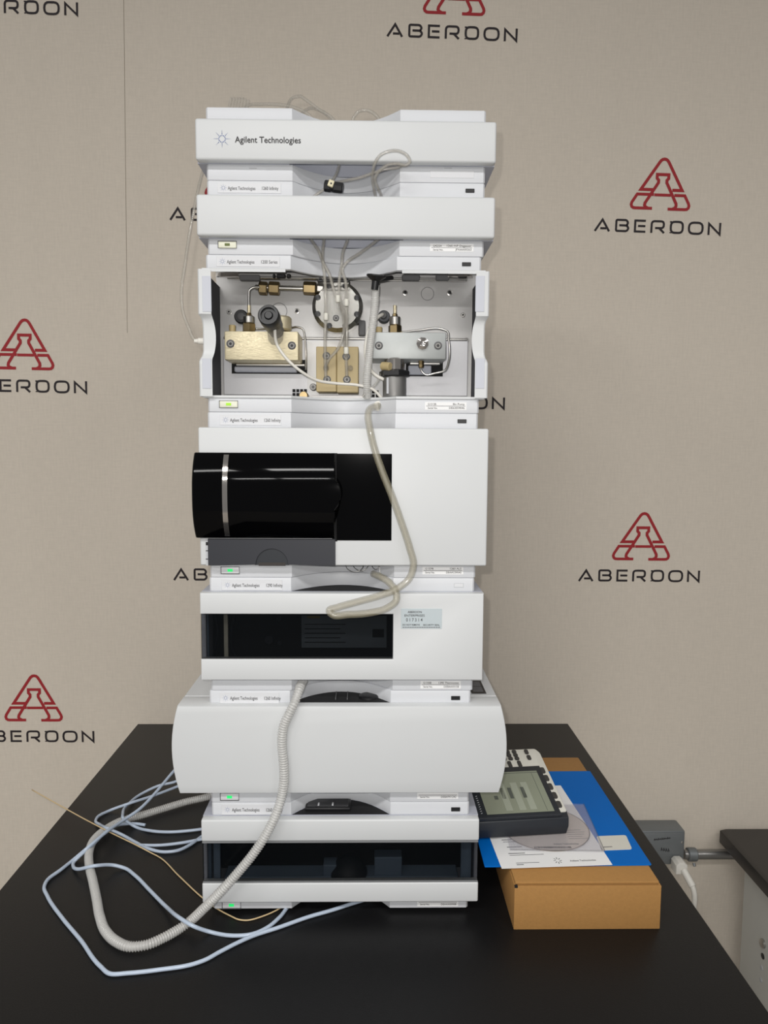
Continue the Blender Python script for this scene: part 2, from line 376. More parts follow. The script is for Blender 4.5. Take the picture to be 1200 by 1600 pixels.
# ------------------------------------------------------------------ electrical box, conduit and plug on the wall
a = U(985, 1305, YW-.06); b = U(1069, 1352, YW-.06)
eb = empty('junction_box', ((a.x+b.x)/2, YW-.03, b.z), 'galvanised electrical box with scribbled lettering mounted low on the wall', 'junction box')
box('box_body', a.x, b.x+.004, YW-.05, YW-.0005, b.z, a.z+.004, galv, eb, .004)
box('cover_plate', a.x-.002, b.x, YW-.053, YW-.05, b.z-.002, a.z, galv, eb, .003)
for (px, py) in ((1070, 1316), (1071, 1347)):
    p = U(px, py, YW-.053); lathe('screw', (p.x-.006, YW-.053, p.z), (0, -1, 0), [(0, .0025), (.0008, .0025), (.0014, .001)], steel, eb, 10)
bm = bmesh.new()
for k in range(9):
    p = U(1022+k*2.9, 1312-1.2*k/4, YW-.0532); q = random.uniform(.002, .006)
    ribbon_bm(bm, [(p.x, p.z-q/2), (p.x+.0015, p.z+q/2), (p.x+.003, p.z-q/3)], .0016, lambda v: (v.x, YW-.0534, v.y))
for k in range(4):
    p = U(1033+k*3.6, 1327+k*.6, YW-.0532); q = .007
    ribbon_bm(bm, [(p.x, p.z-q/2), (p.x+.0008, p.z+q/2), (p.x+.003, p.z-q/3)], .0018, lambda v: (v.x, YW-.0534, v.y))
finish('scribbled_marking', bm, ink, eb)
a = U(1078, 1337, YW-.03)
cd_ = empty('conduit', (a.x+.3, YW-.03, a.z-.01), 'galvanised conduit pipe running along the wall from the junction box', 'conduit')
cyl2('pipe', (a.x-.012, YW-.025, a.z), (a.x+1.2, YW-.025, a.z), .0105, conduit_m, cd_, 16)
cyl2('connector', (a.x-.004, YW-.025, a.z), (a.x+.016, YW-.025, a.z), .0145, galv, cd_, 16)
lathe('lock_screw', (a.x+.006, YW-.038, a.z-.012), (0, -.6, -1), [(0, .003), (.006, .003), (.007, .002)], galv, cd_, 10)
pg = U(1058, 1347, YW-.06)
pl = empty('power_plug', (pg.x, YW-.07, pg.z-.1), 'white plug and cord plugged into the junction box', 'plug')
prism('plug_body', [(pg.x-.012, pg.z-.014), (pg.x-.012, pg.z+.006), (pg.x-.006, pg.z+.012), (pg.x+.006, pg.z+.012), (pg.x+.013, pg.z+.006), (pg.x+.013, pg.z-.014)], 'y', YW-.085, YW-.054, whitecable, pl, .003)
tube('cord', [(pg.x+.006, YW-.085, pg.z-.008), (pg.x+.016, YW-.105, pg.z-.03), (pg.x+.022, YW-.1, pg.z-.09), (pg.x+.025, YW-.06, pg.z-.3), (pg.x+.02, YW-.03, pg.z-.62)], .0055, whitecable, pl, 10)
cyl2('strain_relief', (pg.x+.004, YW-.082, pg.z-.003), (pg.x+.016, YW-.104, pg.z-.028), .0075, whitecable, pl, 12)
# ------------------------------------------------------------------ instrument modules
YB, YC, YK = .9046, .892, 1.29           # strip front, cover front, back of the housings
SW, CW = .3236, .3445                    # strip width, cover width
REC = .0625                              # half width of the tubing recess in the strips
def strip_pts(xc, dep=.041, y=YB, back=YK-.01, hw=SW/2, rec=REC):
    P = [(xc-hw, back), (xc-hw, y+.002), (xc-hw+.002, y), (xc-rec, y)]
    for k in range(1, 16):
        t = -1+k/8; P.append((xc+rec*t, y+dep*(1-t*t)))
    P += [(xc+rec, y), (xc+hw-.002, y), (xc+hw, y+.002), (xc+hw, back)]
    return P
def housing(M, xc, z0, z1, w=CW, cavity=False, vm=None):
    vm = vm or voidm
    bm = bmesh.new(); x0, x1 = xc-w/2, xc+w/2; n = .058
    if cavity:                            # a lit-through box: floor, roof, sides and a back set well in
        add_box(bm, x0, x1, YB, YK, z1-.006, z1); add_box(bm, x0, x1, YB, YK, z0, z0+.006)
        add_box(bm, x0, x0+.004, YB, YK, z0+.006, z1-.006); add_box(bm, x1-.004, x1, YB, YK, z0+.006, z1-.006)
        add_box(bm, x0+.004, x1-.004, YB+.06, YB+.07, z0+.006, z1-.006)
        o = finish('housing', bm, lav, M)
        return o
    add_prism(bm, [(x0, YK), (x0, YB), (xc-REC-.004, YB), (xc-REC-.004, YB+n), (xc+REC+.004, YB+n), (xc+REC+.004, YB), (x1, YB), (x1, YK)], 'z', z0, z1)
    o = finish('housing', bm, lav, M)
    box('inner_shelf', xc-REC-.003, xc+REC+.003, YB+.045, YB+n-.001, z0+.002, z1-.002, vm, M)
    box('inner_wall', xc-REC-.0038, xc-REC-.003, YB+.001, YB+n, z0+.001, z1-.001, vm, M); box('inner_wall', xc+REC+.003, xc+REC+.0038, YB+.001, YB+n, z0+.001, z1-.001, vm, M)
    return o
def strips(M, xc, ztop, zc1, zc0, zbot, thin=False):
    P = strip_pts(xc)
    if thin: P = P[1:-1]+[(x+(.006 if x < xc else -.006)*(abs(x-xc) > SW/2-.003), y+.009) for x, y in P[1:-1]][::-1]
    t = prism('top_strip', P, 'z', zc1-.0003, ztop, strip_w, M, .0014)
    b = prism('bottom_strip', strip_pts(xc), 'z', zbot, zc0+.0003, strip_w, M, .0014)
    return t, b
def bits(M, ts, bs, yn=None, series=None, ys=None, swm=black, yl=None, led=None, ylab=None, lab=None, dx=0, xl=340, xr=439, sx=734, lx=355, labx=(672, 740)):
    # yn: y of the nameplate middle, ys: switch, yl: status light, ylab: serial label
    h = 8.2
    if yn:
        Yp = YB-.0006
        n = pbox('nameplate', xl, xr, yn-h, yn+h, Yp, .0008, plate, ts, .0002, 1)
        p = U(xl+9, yn, Yp); spark('spark_emblem', p.x, p.z, Yp-.0002, .0042, inkblue, ts)
        ptext('lettering', 'Agilent Technologies', xl+16, xl+59, yn+3.0, yn-2.2, Yp-.0002, ink, ts, .004)
        ptext('lettering', series, xl+69.5, xl+95, yn+3.2, yn-2.0, Yp-.0002, ink, ts, .004)
    if ys:
        if swm is black:
            pbox('power_switch', sx-7, sx+7, ys-3, ys+3, YB-.0012, .002, black, ts, .0003, 1)
        else:
            pbox('power_switch', sx-7, sx+7, ys-2.7, ys+2.7, YB-.0006, .002, swm, ts, .0003, 1)
    if yl:
        hs = pbox('status_light', lx-14, lx+14, yl-5, yl+5, YB-.003, .0035, cream_led if led is not ledg else plate, bs, .0008, 2)
        pbox('light_surround', lx-14.8, lx+14.8, yl-5.8, yl+5.8, YB-.0006, .001, greyink, bs)
        pbox('lit_window', lx-4, lx+4, yl-2, yl+2, YB-.0034, .0008, led, bs)
    if ylab:
        a, b = labx; Yl = YB-.0004
        pbox('serial_label', a, b, ylab-6, ylab+6, Yl, .0005, paper, bs)
        pbox('label_rule', a+2, b-2, ylab-.3, ylab+.3, Yl-.0002, .0002, greyink, bs)
        if lab:
            (t1, t2, t3, t4) = lab
            w = b-a
            if t1: ptext('lettering', t1, a+w*.07, a+w*.27, ylab-1.5, ylab-4.6, Yl-.0002, ink, bs, .004)
            if t2: ptext('lettering', t2, a+w*(.93-.032*len(t2)), a+w*.95, ylab-1.5, ylab-4.6, Yl-.0002, ink, bs, .004)
            if t3: ptext('lettering', t3, a+w*.07, a+w*.3, ylab+4.4, ylab+1.6, Yl-.0002, ink, bs, .005)
            if t4: ptext('lettering', t4, a+w*.58, a+w*.95, ylab+4.4, ylab+1.4, Yl-.0002, ink, bs, .004)
XC = {1: -.0311, 2: -.0311, 3: -.0338, 4: -.0346, 5: -.0357, 6: -.0380, 7: -.0374}
Z = {1: (.9800, .9628, .9169), 2: (.8986, .8793, .8329), 3: (.8147, .7985, .6484), 4: (.6317, .6134, .4486), 5: (.4318, .4149, .3073), 6: (.2902, .2747, .1636), 7: (.1459, .1294, .0209)}
for k in Z: Z[k] = tuple(ZT+v for v in Z[k])
BOT = {k: (Z[k+1][0] if k < 7 else ZT+.0048) for k in Z}
def module(k, name, label, cav=False):
    zt, c1, c0 = Z[k]
    M = empty(name, (XC[k], 1.09, BOT[k]), label, 'instrument')
    ts, bs = strips(M, XC[k], zt, c1, c0, BOT[k], thin=(k == 3))
    return M, ts, bs
def cx(k, px0, px1, py): a = U(px0, py, YC); b = U(px1, py, YC); return a.x, b.x
# ---- module 1: top cap with big lettering
M1, ts, bs = module(1, 'instrument_module', 'white instrument module at the top of the tower, company name on its cover')
x0, x1 = cx(1, 304.5, 776, 222); housing(M1, (x0+x1)/2, Z[1][2], Z[1][1], x1-x0, vm=lav)
cv = box('cover', x0, x1, YC, YB, Z[1][2], Z[1][1], white, M1, .003, 3)
p = U(347, 217, YC); spark('spark_emblem', p.x, p.z, YC-.0004, .0093, inkblue, cv)
ptext('lettering', 'Agilent Technologies', 367, 470, 222.5, 213, YC-.0004, ink, cv, .012)
bits(M1, ts, bs)
pbox('blank_label', 672.5, 741, 266.5, 278, YB-.0004, .0006, plate, bs, .0002, 1)
for px in (395, 700): pbox('vent_slot', px-6, px+6, 262, 263.4, YB-.0003, .0006, lineg, bs)
# ---- module 2: degasser
M2, ts, bs = module(2, 'degasser_module', 'white degasser module with plain scuffed cover, below the lettered top module')
x0, x1 = cx(2, 306.5, 774, 338); housing(M2, (x0+x1)/2, Z[2][2], Z[2][1], x1-x0, vm=lav)
cv = box('cover', x0, x1, YC, YB, Z[2][2], Z[2][1], white, M2, .003, 3)
bits(M2, ts, bs, 293.5, '1260 Infinity', 297.6, black, 382, ledd, 387, ('G4225A', '1260 HiP Degasser', 'Serial No.', 'JPAAA00263'), sx=734.5, labx=(672, 740))
# ---- module 3: pump with its cover taken off
M3, ts, bs = module(3, 'pump_module', 'open pump module with bare pump heads and brushed metal back panel')
bits(M3, ts, bs, 408.5, '1200 Series', 412.6, black, 631.5, ledy, 634.5, ('G1312B', 'Bin Pump', 'Serial No.', 'DE63059046'), sx=729, xl=338.5, xr=437, lx=357, labx=(664, 729))
YF, YP = .898, .985                      # rim front, back panel
zt, zb = Z[3][1], Z[3][2]
xl = U(310, 520, YF).x; xr = U(763.5, 525, YF).x
ZS = Z[3][0]; box('top_cap', XC[3]-SW/2, XC[3]+SW/2, YP+.006, YK, zt, ZS, strip_w, M3)
box('roof_rail', xl+.004, XC[3]-REC-.006, YF+.006, YB-.001, zt-.0035, zt+.0005, white, M3, .0006); box('roof_rail', XC[3]+REC+.006, xr-.004, YF+.006, YB-.001, zt-.0035, zt+.0005, white, M3, .0006)
bf = prism('bay_floor', [(xl+.003, YP), (xl+.003, YB-.002), (XC[3]-REC, YB-.002)]+[(XC[3]+REC*(-1+k/6), YB-.002+.041*(1-(-1+k/6)**2)) for k in range(1, 12)]+[(XC[3]+REC, YB-.002), (xr-.003, YB-.002), (xr-.003, YP)], 'z', zb, zb+.003, white, M3, .0006)
box('rear_housing', xl+.002, xr-.002, YP+.004, YK, zb, zt, lav, M3)
bp_ = box('back_panel', xl+.004, xr-.004, YP, YP+.004, zb+.003, ZS-.002, sheet, M3)
# side walls: lofted so that the hand hold in the middle is scooped back
def side_wall(sgn):
    bm = bmesh.new(); xo = xl if sgn < 0 else xr; rows = []; N = 40
    for i in range(N+1):
        z = zb+.0015+(zt-.0017-zb-.0015)*i/N
        u = (z-zb)/(zt-zb); s = max(0, 1-abs((u-.47)/.175)**6)      # scoop amount
        q = math.cos(min(1, abs((u-.47)/.175))*math.pi/2)
        oo = xo-sgn*(.0035*s); ii = xo-sgn*(.0155+.0035*q*s); fy = YF+.007*s
        rows.append([(oo, YP+.001, z), (oo, fy+.0015, z), (oo-sgn*.0015, fy, z), (ii, fy, z), (ii+sgn*.001, fy+.004, z), (xo-sgn*.005, fy+.010, z), (xo-sgn*.005, YP+.001, z)])
    vv = [[bm.verts.new(p) for p in r] for r in rows]; n = 7
    for a, b in zip(vv, vv[1:]):
        for k in range(n): bm.faces.new((a[k], a[(k+1) % n], b[(k+1) % n], b[k]))
    bm.faces.new(vv[0]); bm.faces.new(vv[-1])
    o = finish('side_wall', bm, white, M3, True, 30)
    a, b = sorted((xo-sgn*.0055, xo-sgn*.0085))
    box('side_liner', a, b, YF+.011, YP, zb+.004, zt-.005, liner, M3)
side_wall(-1); side_wall(1)
for px in (323, 750):
    a, b = sorted((px-7, px+7)); pbox('rim_insert', a, b, 431, 487, YF-.0006, .001, MATS['rim_grey'], M3, .0002, 1); pbox('rim_insert', a, b, 560, 607, YF-.0006, .001, MATS['rim_grey'], M3, .0002, 1)
# back panel dressing
YQ = YP-.0006
pbox('lower_panel', 349, 731, 531, 618, YP-.004, .0038, sheetw, M3, .0008, 1)
pbox('panel_fold', 349, 731, 527, 531, YP-.005, .0048, steel, M3, .001, 1)
pbox('bright_plate', 480, 598, 533, 618, YP-.0055, .0014, paper, M3)
pbox('top_flange', 354, 730, 432.5, 437, .958, .006, steel, M3, .001, 1)
for a, b in ((374, 406), (628, 656), (681, 702)): pbox('flange_clip', a, b, 429, 438, .952, .006, greyink, M3, .001, 1)
for a, b in ((338, 372), (700, 738)): pbox('corner_reflector', a, b, 425.5, 432, .94, .004, chrome, M3)
for a, b in ((426, 430), (432, 446), (448, 454), (716, 730)): pbox('latch', a, b, 427.5, 434.5, .942, .005, black, M3, .001, 1)
def ring_line(px, py, rpx, Y, m, w=.0006):
    c_ = U(px, py, Y); rr = rpx*Y/F*1.0; bm = bmesh.new()
    ribbon_bm(bm, [(c_.x+rr*math.cos(t*math.pi/12), c_.z+rr*math.sin(t*math.pi/12)) for t in range(24)], w, lambda v: (v.x, Y, v.y), True)
    return finish('punched_ring', bm, m, bp_)
ring_line(436, 486, 12, YQ, greyink); ring_line(668, 459, 9.7, YQ, greyink)
def disc(nm, px, py, rpx, Y, d, m, parent, n=18, dome=0.):
    c_ = U(px, py, Y); rr = rpx*Y/F
    return lathe(nm, (c_.x, Y+d, c_.z), (0, -1, 0), [(0, rr), (d*.8, rr), (d, rr*.85)]+([(d+dome, rr*.4)] if dome else []), m, parent, n)
for px, py in ((464, 486), (633, 457.5), (702.5, 457.5)): disc('mount_hole', px, py, 4, YP-.001, .001, steel, bp_); disc('mount_hole', px, py, 2.6, YP-.0014, .0006, black, bp_)
for px, py in ((357.5, 487), (723.5, 492), (729, 531)): disc('panel_screw', px, py, 3.6, YP-.003, .003, steel, bp_, 10); disc('screw_socket', px, py, 1.6, YP-.0034, .0006, black, bp_, 6)
for gx, gy, nx in ((457, 608, 4), (581, 610, 2)):
    for i in range(nx):
        for j in range(2): pbox('vent_hole', gx+i*6, gx+i*6+4.6, gy+j*6, gy+j*6+4.8, YP-.0058, .0004, voidm, M3)
for a, b, t, e in ((362, 481, 562, 584), (634, 692, 560, 588)):
    sl = pbox('slot', a, b, t, e, YP-.0052, .001, voidm, M3)
    pbox('rail', a+6, b-4, t+6, t+10, .965, .014, steel, M3, .001, 1); pbox('rail', a+4, b-18, t+11, e-3, .968, .012, lav, M3, .001, 1)
# pump heads
def socket(px, py, Y, r, parent):
    disc('socket_bolt', px, py, r, Y-.0004, .0008, greyink, parent, 20); disc('socket_bolt', px, py, r*.76, Y-.002, .002, bolt_m, parent, 20); disc('bolt_socket', px, py, r*.36, Y-.0024, .0006, black, parent, 6)
h1 = pbox('pump_head', 350.5, 466, 517.5, 562.5, .925, .056, brassy, M3, .0014, 2); h1['label'] = 'warm toned brushed steel pump head block'
h2 = pbox('pump_head', 582, 697, 519, 561, .925, .056, grey_block, M3, .0014, 2); h2['label'] = 'grey steel pump head block'
for h, L in ((h1, ((360, 537), (456, 540))), (h2, ((592, 540), (684.5, 540)))):
    for px, py in L: socket(px, py, .925, 6.3, h)
def hexnut(nm, a, b, r, m, parent): return lathe(nm, a, Vector(b)-Vector(a), [(0, r*.86), (.0012, r), ((Vector(b)-Vector(a)).length-.0012, r), ((Vector(b)-Vector(a)).length, r*.86)], m, parent, 6)
def check_valve(px, top, mid1, mid2, base, M, r):
    Yv = .948
    hexnut('valve_nut', U(px, base+3, Yv), U(px, mid2, Yv), r*1.06, brass, M)
    cyl2('valve_cap', U(px, mid2+.5, Yv), U(px, mid1, Yv), r*.9, steel, M, 18)
    hexnut('tube_nut', U(px, mid1+.5, Yv), U(px, mid1-5, Yv), r*.42, brass, M)
    cyl2('valve_stem', U(px, mid1-4, Yv), U(px, top, Yv), r*.28, brassy, M, 12)
check_valve(389, 477, 494, 505, 516, M3, .0078); check_valve(617, 477, 495, 508, 519, M3, .0078)
tube('valve_capillary', PT([(389, 478), (389, 462), (390, 453), (396, 449), (406, 448.5)], .948), .0014, steel, M3, 8)
for px, py in ((363, 513), (592, 516)): cyl2('tan_plug', U(px, py+6, .95), U(px, py-5, .95), .0042, peek, M3, 14)
# inlet filter assembly along the top
Yn = .958
for a, b, r, m in ((404.5, 418, .0082, brass), (420, 437, .0082, brass), (474, 494, .0082, brass), (495, 506, .0058, steel)):
    hexnut('hex_fitting', U(a, 450, Yn), U(b, 451, Yn), r, m, M3)
cyl2('filter_rod', U(399, 449, Yn), U(476, 451, Yn), .0032, steel, M3, 14)
# black rubber grommets
g = disc('grommet', 376, 494, 10.5, YP-.012, .012, black, M3, 20); disc('grommet_core', 376.5, 494, 5.5, YP-.013, .002, greyink, M3, 14)
g = disc('grommet', 600, 494, 9.5, YP-.014, .014, mat('grey_rubber', (86, 88, 92), .6, var=.05), M3, 20); disc('grommet_core', 599, 492, 5.5, YP-.02, .008, greyink, M3, 16)
# purge valve with black cap
A = U(433, 519, .93); B = U(419, 491.5, .872); ax = (B-A).normalized(); L_ = (B-A).length
cyl2('purge_valve_base', U(436, 517, .952), U(436, 495, .952), .0155, brassy, M3, 20)
lathe('purge_valve_stem', A, ax, [(0, .009), (L_*.35, .009), (L_*.4, .0108), (L_*.72, .0112)], black, M3, 22)
lathe('purge_valve_cap', A+ax*L_*.7, ax, [(0, .0115), (.002, .0122), (L_*.3-.0015, .0122), (L_*.3, .0112), (L_*.3, .0088), (L_*.3-.003, .0085), (L_*.3-.003, .0052), (L_*.3-.001, .004)], black, M3, 26)
lathe('clear_sleeve', U(431, 536, .912), U(429, 508, .9)-U(431, 536, .912), [(0, .006), (.004, .0088), (.012, .0098), (.02, .008)], clear, M3, 14)
# damper disc
dd = disc('damper', 527, 478, 39, .952, .033, mat('polished_steel', (200, 198, 192), .2, 1, var=.04, scale=90), M3, 48); dd['label'] = 'round polished steel damper flange'
socket(525, 497, .952, 5, dd)
for k in range(8):
    a = math.radians(22.5+45*k); p0 = U(527, 478, .952); rr = .0262
    p_ = (p0.x+rr*math.cos(a), .952, p0.z+rr*math.sin(a)); lathe('flange_bolt', p_, (0, -1, 0), [(-.001, .0036), (.0008, .0036), (.0012, .002)], black, dd, 12)
# proportioning block
vb = pbox('valve_block', 494, 525.6, 541.5, 612, .94, .04, peek, M3, .0008, 1); vb['label'] = 'tan plastic valve block half'
vb2 = pbox('valve_block', 526.2, 560, 541.5, 613.5, .94, .04, peek, M3, .0008, 1); vb2['label'] = 'tan plastic valve block half'
for px, py in ((510, 556), (511, 593), (541, 557), (542, 593)): socket(px, py, .94, 6, M3)
for px, py in ((509, 575), (547, 575)): disc('port_boss', px, py, 4.5, .936, .004, clear, M3, 14)
disc('block_screw', 489, 604.5, 5.5, .95, .01, bolt_m, M3, 16); disc('screw_socket', 489, 604.5, 2.2, .9494, .0006, greyink, M3, 6)
disc('drain_stub', 474, 618, 7, .93, .01, brass, M3, 16)
# comb clip for the tubes
pbox('comb_clip', 496, 546, 436.5, 441, .93, .012, black, M3, .001, 1)
for k in range(6): pbox('comb_tooth', 498+k*8.4, 502+k*8.4, 433.5, 437, .93, .008, black, M3, .0006, 1)
pbox('sensor_stub', 560, 571, 500, 524, .972, .012, greyink, M3, .002, 2)
# right head extras: faceted outlet knob, solenoid valve and fittings
kn = U(660, 537, .925); lathe('outlet_knob', (kn.x, .9255, kn.z), (0, -1, 0), [(0, .0062), (.002, .0076), (.004, .0074), (.0055, .0036), (.005, .002)], chrome, h2, 9)
hexnut('outlet_nut', U(658, 562, .945), U(658, 575, .945), .0035, brass, M3)
S0, S1 = U(616, 589, .935), U(616, 622, .935)
lathe('solenoid', S0, S1-S0, [(0, .0137), (.001, .0142), (.024, .0142), (.0245, .0136), (S1-S0).length and (.026, .0134)], bolt_m, M3, 32)
hexnut('solenoid_flange', U(616, 579, .935), U(616, 589, .935), .019, black, M3)
cyl2('solenoid_neck', U(616, 560, .935), U(616, 580, .935), .0125, chrome, M3, 24)
pbox('solenoid_label', 604, 612, 590, 615, .9228, .0012, lineg, M3)
cyl2('side_fitting', U(597, 572, .927), U(610, 573, .92), .0052, peek, M3, 12)
tube('head_capillary', PT([(626, 519.5, .946), (655, 516, .94), (690, 514, .935), (699, 518, .934), (701, 530, .934), (701, 565, .938), (696, 578, .942), (680, 583, .945), (664, 585, .947), (658, 578, .947), (657, 572, .946)]), .0013, steel, M3, 8)
tube('head_capillary', PT([(398, 514, .96), (430, 514, .968), (452, 513, .965), (464, 511, .96), (473, 514, .958), (476, 525, .958), (478, 550, .958), (478, 578, .962)]), .0012, steel, M3, 8)
tube('sensor_cable', PT([(598, 491, .962), (590, 496, .95), (579, 510, .94), (572, 535, .935), (572, 558, .935), (579, 578, .935), (590, 588, .932), (600, 593, .93)]), .0022, whitecable, M3, 10)
tube('waste_capillary', PT([(429, 512, .892), (432, 536, .898), (445, 557, .9), (470, 580, .905), (495, 594, .915), (525, 599, .925), (560, 602, .928), (582, 608, .93), (597, 622, .935)]), .0018, whitecable, M3, 8)
tube('drain_capillary', PT([(566, 620, .93), (575, 612, .93), (590, 596, .932), (598, 578, .935)]), .0016, clear, M3, 8)
# drain funnel and ribbed tube
fu = U(588, 434, .915)
lathe('drain_funnel', (fu.x, .915, fu.z+.003), (-.12, .1, -1), [(0, .0115), (.0015, .0118), (.004, .0085), (.007, .0045), (.017, .0042)], black, M3, 22)
cyl2('funnel_arm', U(592, 437, .918), U(612, 434, .94), .003, black, M3, 10)
tube('ribbed_drain_tube', PT([(587, 446, .92), (586, 470, .921), (582, 510, .922), (576, 560, .924), (573, 600, .928), (574, 622, .935)]), .0048, corr, M3, 12, ribs=.0022, amp=.07)
lathe('drain_outlet', U(592, 634, .94), U(591, 634.5, .925)-U(592, 634, .94), [(0, .0052), (.010, .0052), (.0105, .0062), (.0135, .0062), (.014, .005)], whitecable, M3, 18)
lathe('hose_barb', (xl+.004, .916, U(308, 533, .916).z), (-1, 0, 0), [(0, .004), (.008, .004), (.0085, .0028), (.013, .0024)], whitecable, M3, 12)
# ---- module 4: autosampler with black door
M4, ts, bs = module(4, 'autosampler_module', 'tall white autosampler module with glossy black sliding door')
bits(M4, ts, bs, 656, '1260 Infinity', 658.2, black, 891.2, ledg, 891.5, ('G1329B', '1260 ALS', 'Serial No.', 'DEAAC09542'), sx=722, xl=343.5, xr=439, lx=359.5, labx=(660, 724))
x0, x1 = cx(4, 311, 762, 776); housing(M4, (x0+x1)/2, Z[4][2], Z[4][1], x1-x0)
cv = box('cover', x0, x1, YC, YB, Z[4][2], Z[4][1], white, M4, .0022, 3)
pbox('black_pane', 526, 612, 709, 844.5, YC-.0012, .0014, gloss, M4, .0003, 1)
pbox('pane_gap', 519, 527, 708, 846, YC-.0005, .0006, voidm, M4)
# sliding door: a barrel section swept across
a = U(299, 775, YC-.02); b = U(523, 775, YC-.02); t = U(410, 707.5, YC-.008).z; l = U(410, 841, YC-.008).z
prof = []; N = 44
for i in range(N+1):
    v = -1+2*i/N; zc = (t+l)/2+(t-l)/2*v
    prof.append((YC-.006-.0155*(1-abs(v)**2.6), zc))
tzc = U(500, 772, YC-.02).z
def tabx(z):
    d = abs(z-tzc); R1 = .0262
    return max(0, math.sqrt(max(R1*R1-d*d, 0))-.0185) if d < R1 else 0
bm = bmesh.new(); rows = []
for xx, ins in ((a.x, .0035), (a.x+.0012, .001), (a.x+.003, 0), (b.x-.0012, 0), (b.x, .0012)):
    rows.append([bm.verts.new((xx+(tabx(z) if xx > b.x-.002 else 0), y+ins, z-(z-(t+l)/2)*ins*6)) for y, z in prof]+[bm.verts.new((xx, YC-.0015, l+.001)), bm.verts.new((xx, YC-.0015, t-.001))][::1])
for p_, q_ in zip(rows, rows[1:]):
    n = len(p_)
    order = list(range(N+1))
    for k in range(N): bm.faces.new((p_[k], p_[k+1], q_[k+1], q_[k]))
    bm.faces.new((p_[N], p_[N+2], q_[N+2], q_[N])); bm.faces.new((p_[N+2], p_[N+1], q_[N+1], q_[N+2])); bm.faces.new((p_[N+1], p_[0], q_[0], q_[N+1]))
for r in (rows[0], rows[-1]): bm.faces.new([r[k] for k in range(N+1)]+[r[N+2], r[N+1]])
dr = finish('sliding_door', bm, gloss, M4, True, 40); dr['label'] = 'glossy black bowed sliding door'
bm = bmesh.new(); sx0, sx1 = U(347, 775, YC-.022).x, U(355, 775, YC-.022).x
rs = [[bm.verts.new((xx, y-.0004, z)) for y, z in prof[1:-1]] for xx in (sx0, sx1)]
for k in range(len(rs[0])-1): bm.faces.new((rs[0][k], rs[0][k+1], rs[1][k+1], rs[1][k]))
finish('chrome_stripe', bm, chrome, dr, True, 180)
# drawer below the door
p0, p1 = U(325, 841.5, YC-.002), U(524, 884, YC-.002); c0_ = U(425, 884, YC-.002)
pts = [(p0.x, p0.z), (p1.x, p0.z), (p1.x, p1.z)]
rn = .0192
for k in range(0, 13):
    a_ = math.pi*k/12; pts.append((c0_.x+rn*math.cos(a_), p1.z+.0012+rn*math.sin(a_)))
pts += [(p0.x, p1.z)]
dw = prism('drawer', pts, 'y', YC-.003, YC-.0004, slate, M4, .0004, 1)
prism('finger_recess', [(c0_.x+.0205*math.cos(math.pi*k/16), p1.z+.0006+.0205*math.sin(math.pi*k/16)) for k in range(17)], 'y', YC-.0013, YC-.0004, slated, dw); pbox('recess_floor', 404, 446, 879, 884, YC-.0016, .001, mat('recess_floor_grey', (60, 56, 54), .8, var=.15, scale=400), dw)
pbox('hinge_column', 321.5, 325, 843, 883.5, YC-.001, .0012, lineg, M4)
for h_, k in ((5, 0), (1.2, 1), (1.2, 2)): pbox('hinge_gap', 321.5, 325, 847+13*k, 847+13*k+h_, YC-.0014, .0006, black, M4)
# ---- module 5: thermostat with smoked window and security sticker
M5, ts, bs = module(5, 'thermostat_module', 'white thermostat module with smoked window and silver security sticker')
bits(M5, ts, bs, 914, '1290 Infinity', 914.6, plate, None, None, 1070, ('G1330B', '1290 Thermostat', 'Serial No.', 'DEBAA00158'), sx=717, xl=346.5, xr=441, labx=(657, 720))
pbox('switch_outline', 709.5, 724.5, 911.3, 918, YB-.0003, .0005, lineg, ts)
x0, x1 = cx(5, 313, 755, 995); housing(M5, (x0+x1)/2, Z[5][2], Z[5][1], x1-x0, cavity=True)
wz1, wz0 = U(540, 960, YC).z, U(540, 1030, YC).z; wx = U(614, 995, YC).x
prism('cover', [(x0, Z[5][2]), (x1, Z[5][2]), (x1, Z[5][1]), (x0, Z[5][1]), (x0, wz1), (wx, wz1), (wx, wz0), (x0, wz0)], 'y', YC, YB-.0002, white, M5, .0018, 2)
box('smoked_window', x0+.0006, wx-.0004, YC+.0012, YC+.0032, wz0+.0002, wz1-.0002, tint, M5)
Yi = YB+.03
box('dark_interior', x0+.005, x1-.006, Yi+.006, Yi+.008, Z[5][2]+.008, Z[5][1]-.008, voidm, M5)
pbox('pale_post', 350, 356, 960, 1032, Yi-.022, .004, mat('post_grey', (236, 232, 214), .5, var=.03), M5)
pbox('blue_grey_post', 316, 326, 958, 1034, Yi-.022, .004, mat('post_blue', (140, 160, 182), .5, var=.03), M5)
ls = pbox('instruction_sheet', 471, 604, 962, 1012, Yi, .0006, mat('dim_sheet', (118, 128, 136), .6, var=.03), M5)
for k in range(5): pbox('printed_line', 476, 540-(k % 2)*8, 975+k*7, 976.2+k*7, Yi-.0004, .0003, voidm, ls)
pbox('printed_block', 582, 600, 983, 996, Yi-.0004, .0003, voidm, ls); pbox('printed_title', 480, 500, 962.5, 966, Yi-.0004, .0003, mat('title_ochre', (150, 140, 80), .6, var=.03), ls)
for px, py, r in ((420, 1000, 8), (437, 1005, 4), (436, 966, 5)): disc('hose_port', px, py, r, Yi+.002, .006, slate, M5, 16)
tube('inner_cable', PT([(336, 960, Yi-.01), (340, 985, Yi-.01), (336, 1015, Yi-.008), (330, 1034, Yi-.006)]), .0014, slate, M5, 8)
tube('inner_cable', PT([(366, 960, Yi-.01), (362, 985, Yi-.01), (362, 1010, Yi-.008), (372, 1030, Yi-.006)]), .0018, slate, M5, 8)
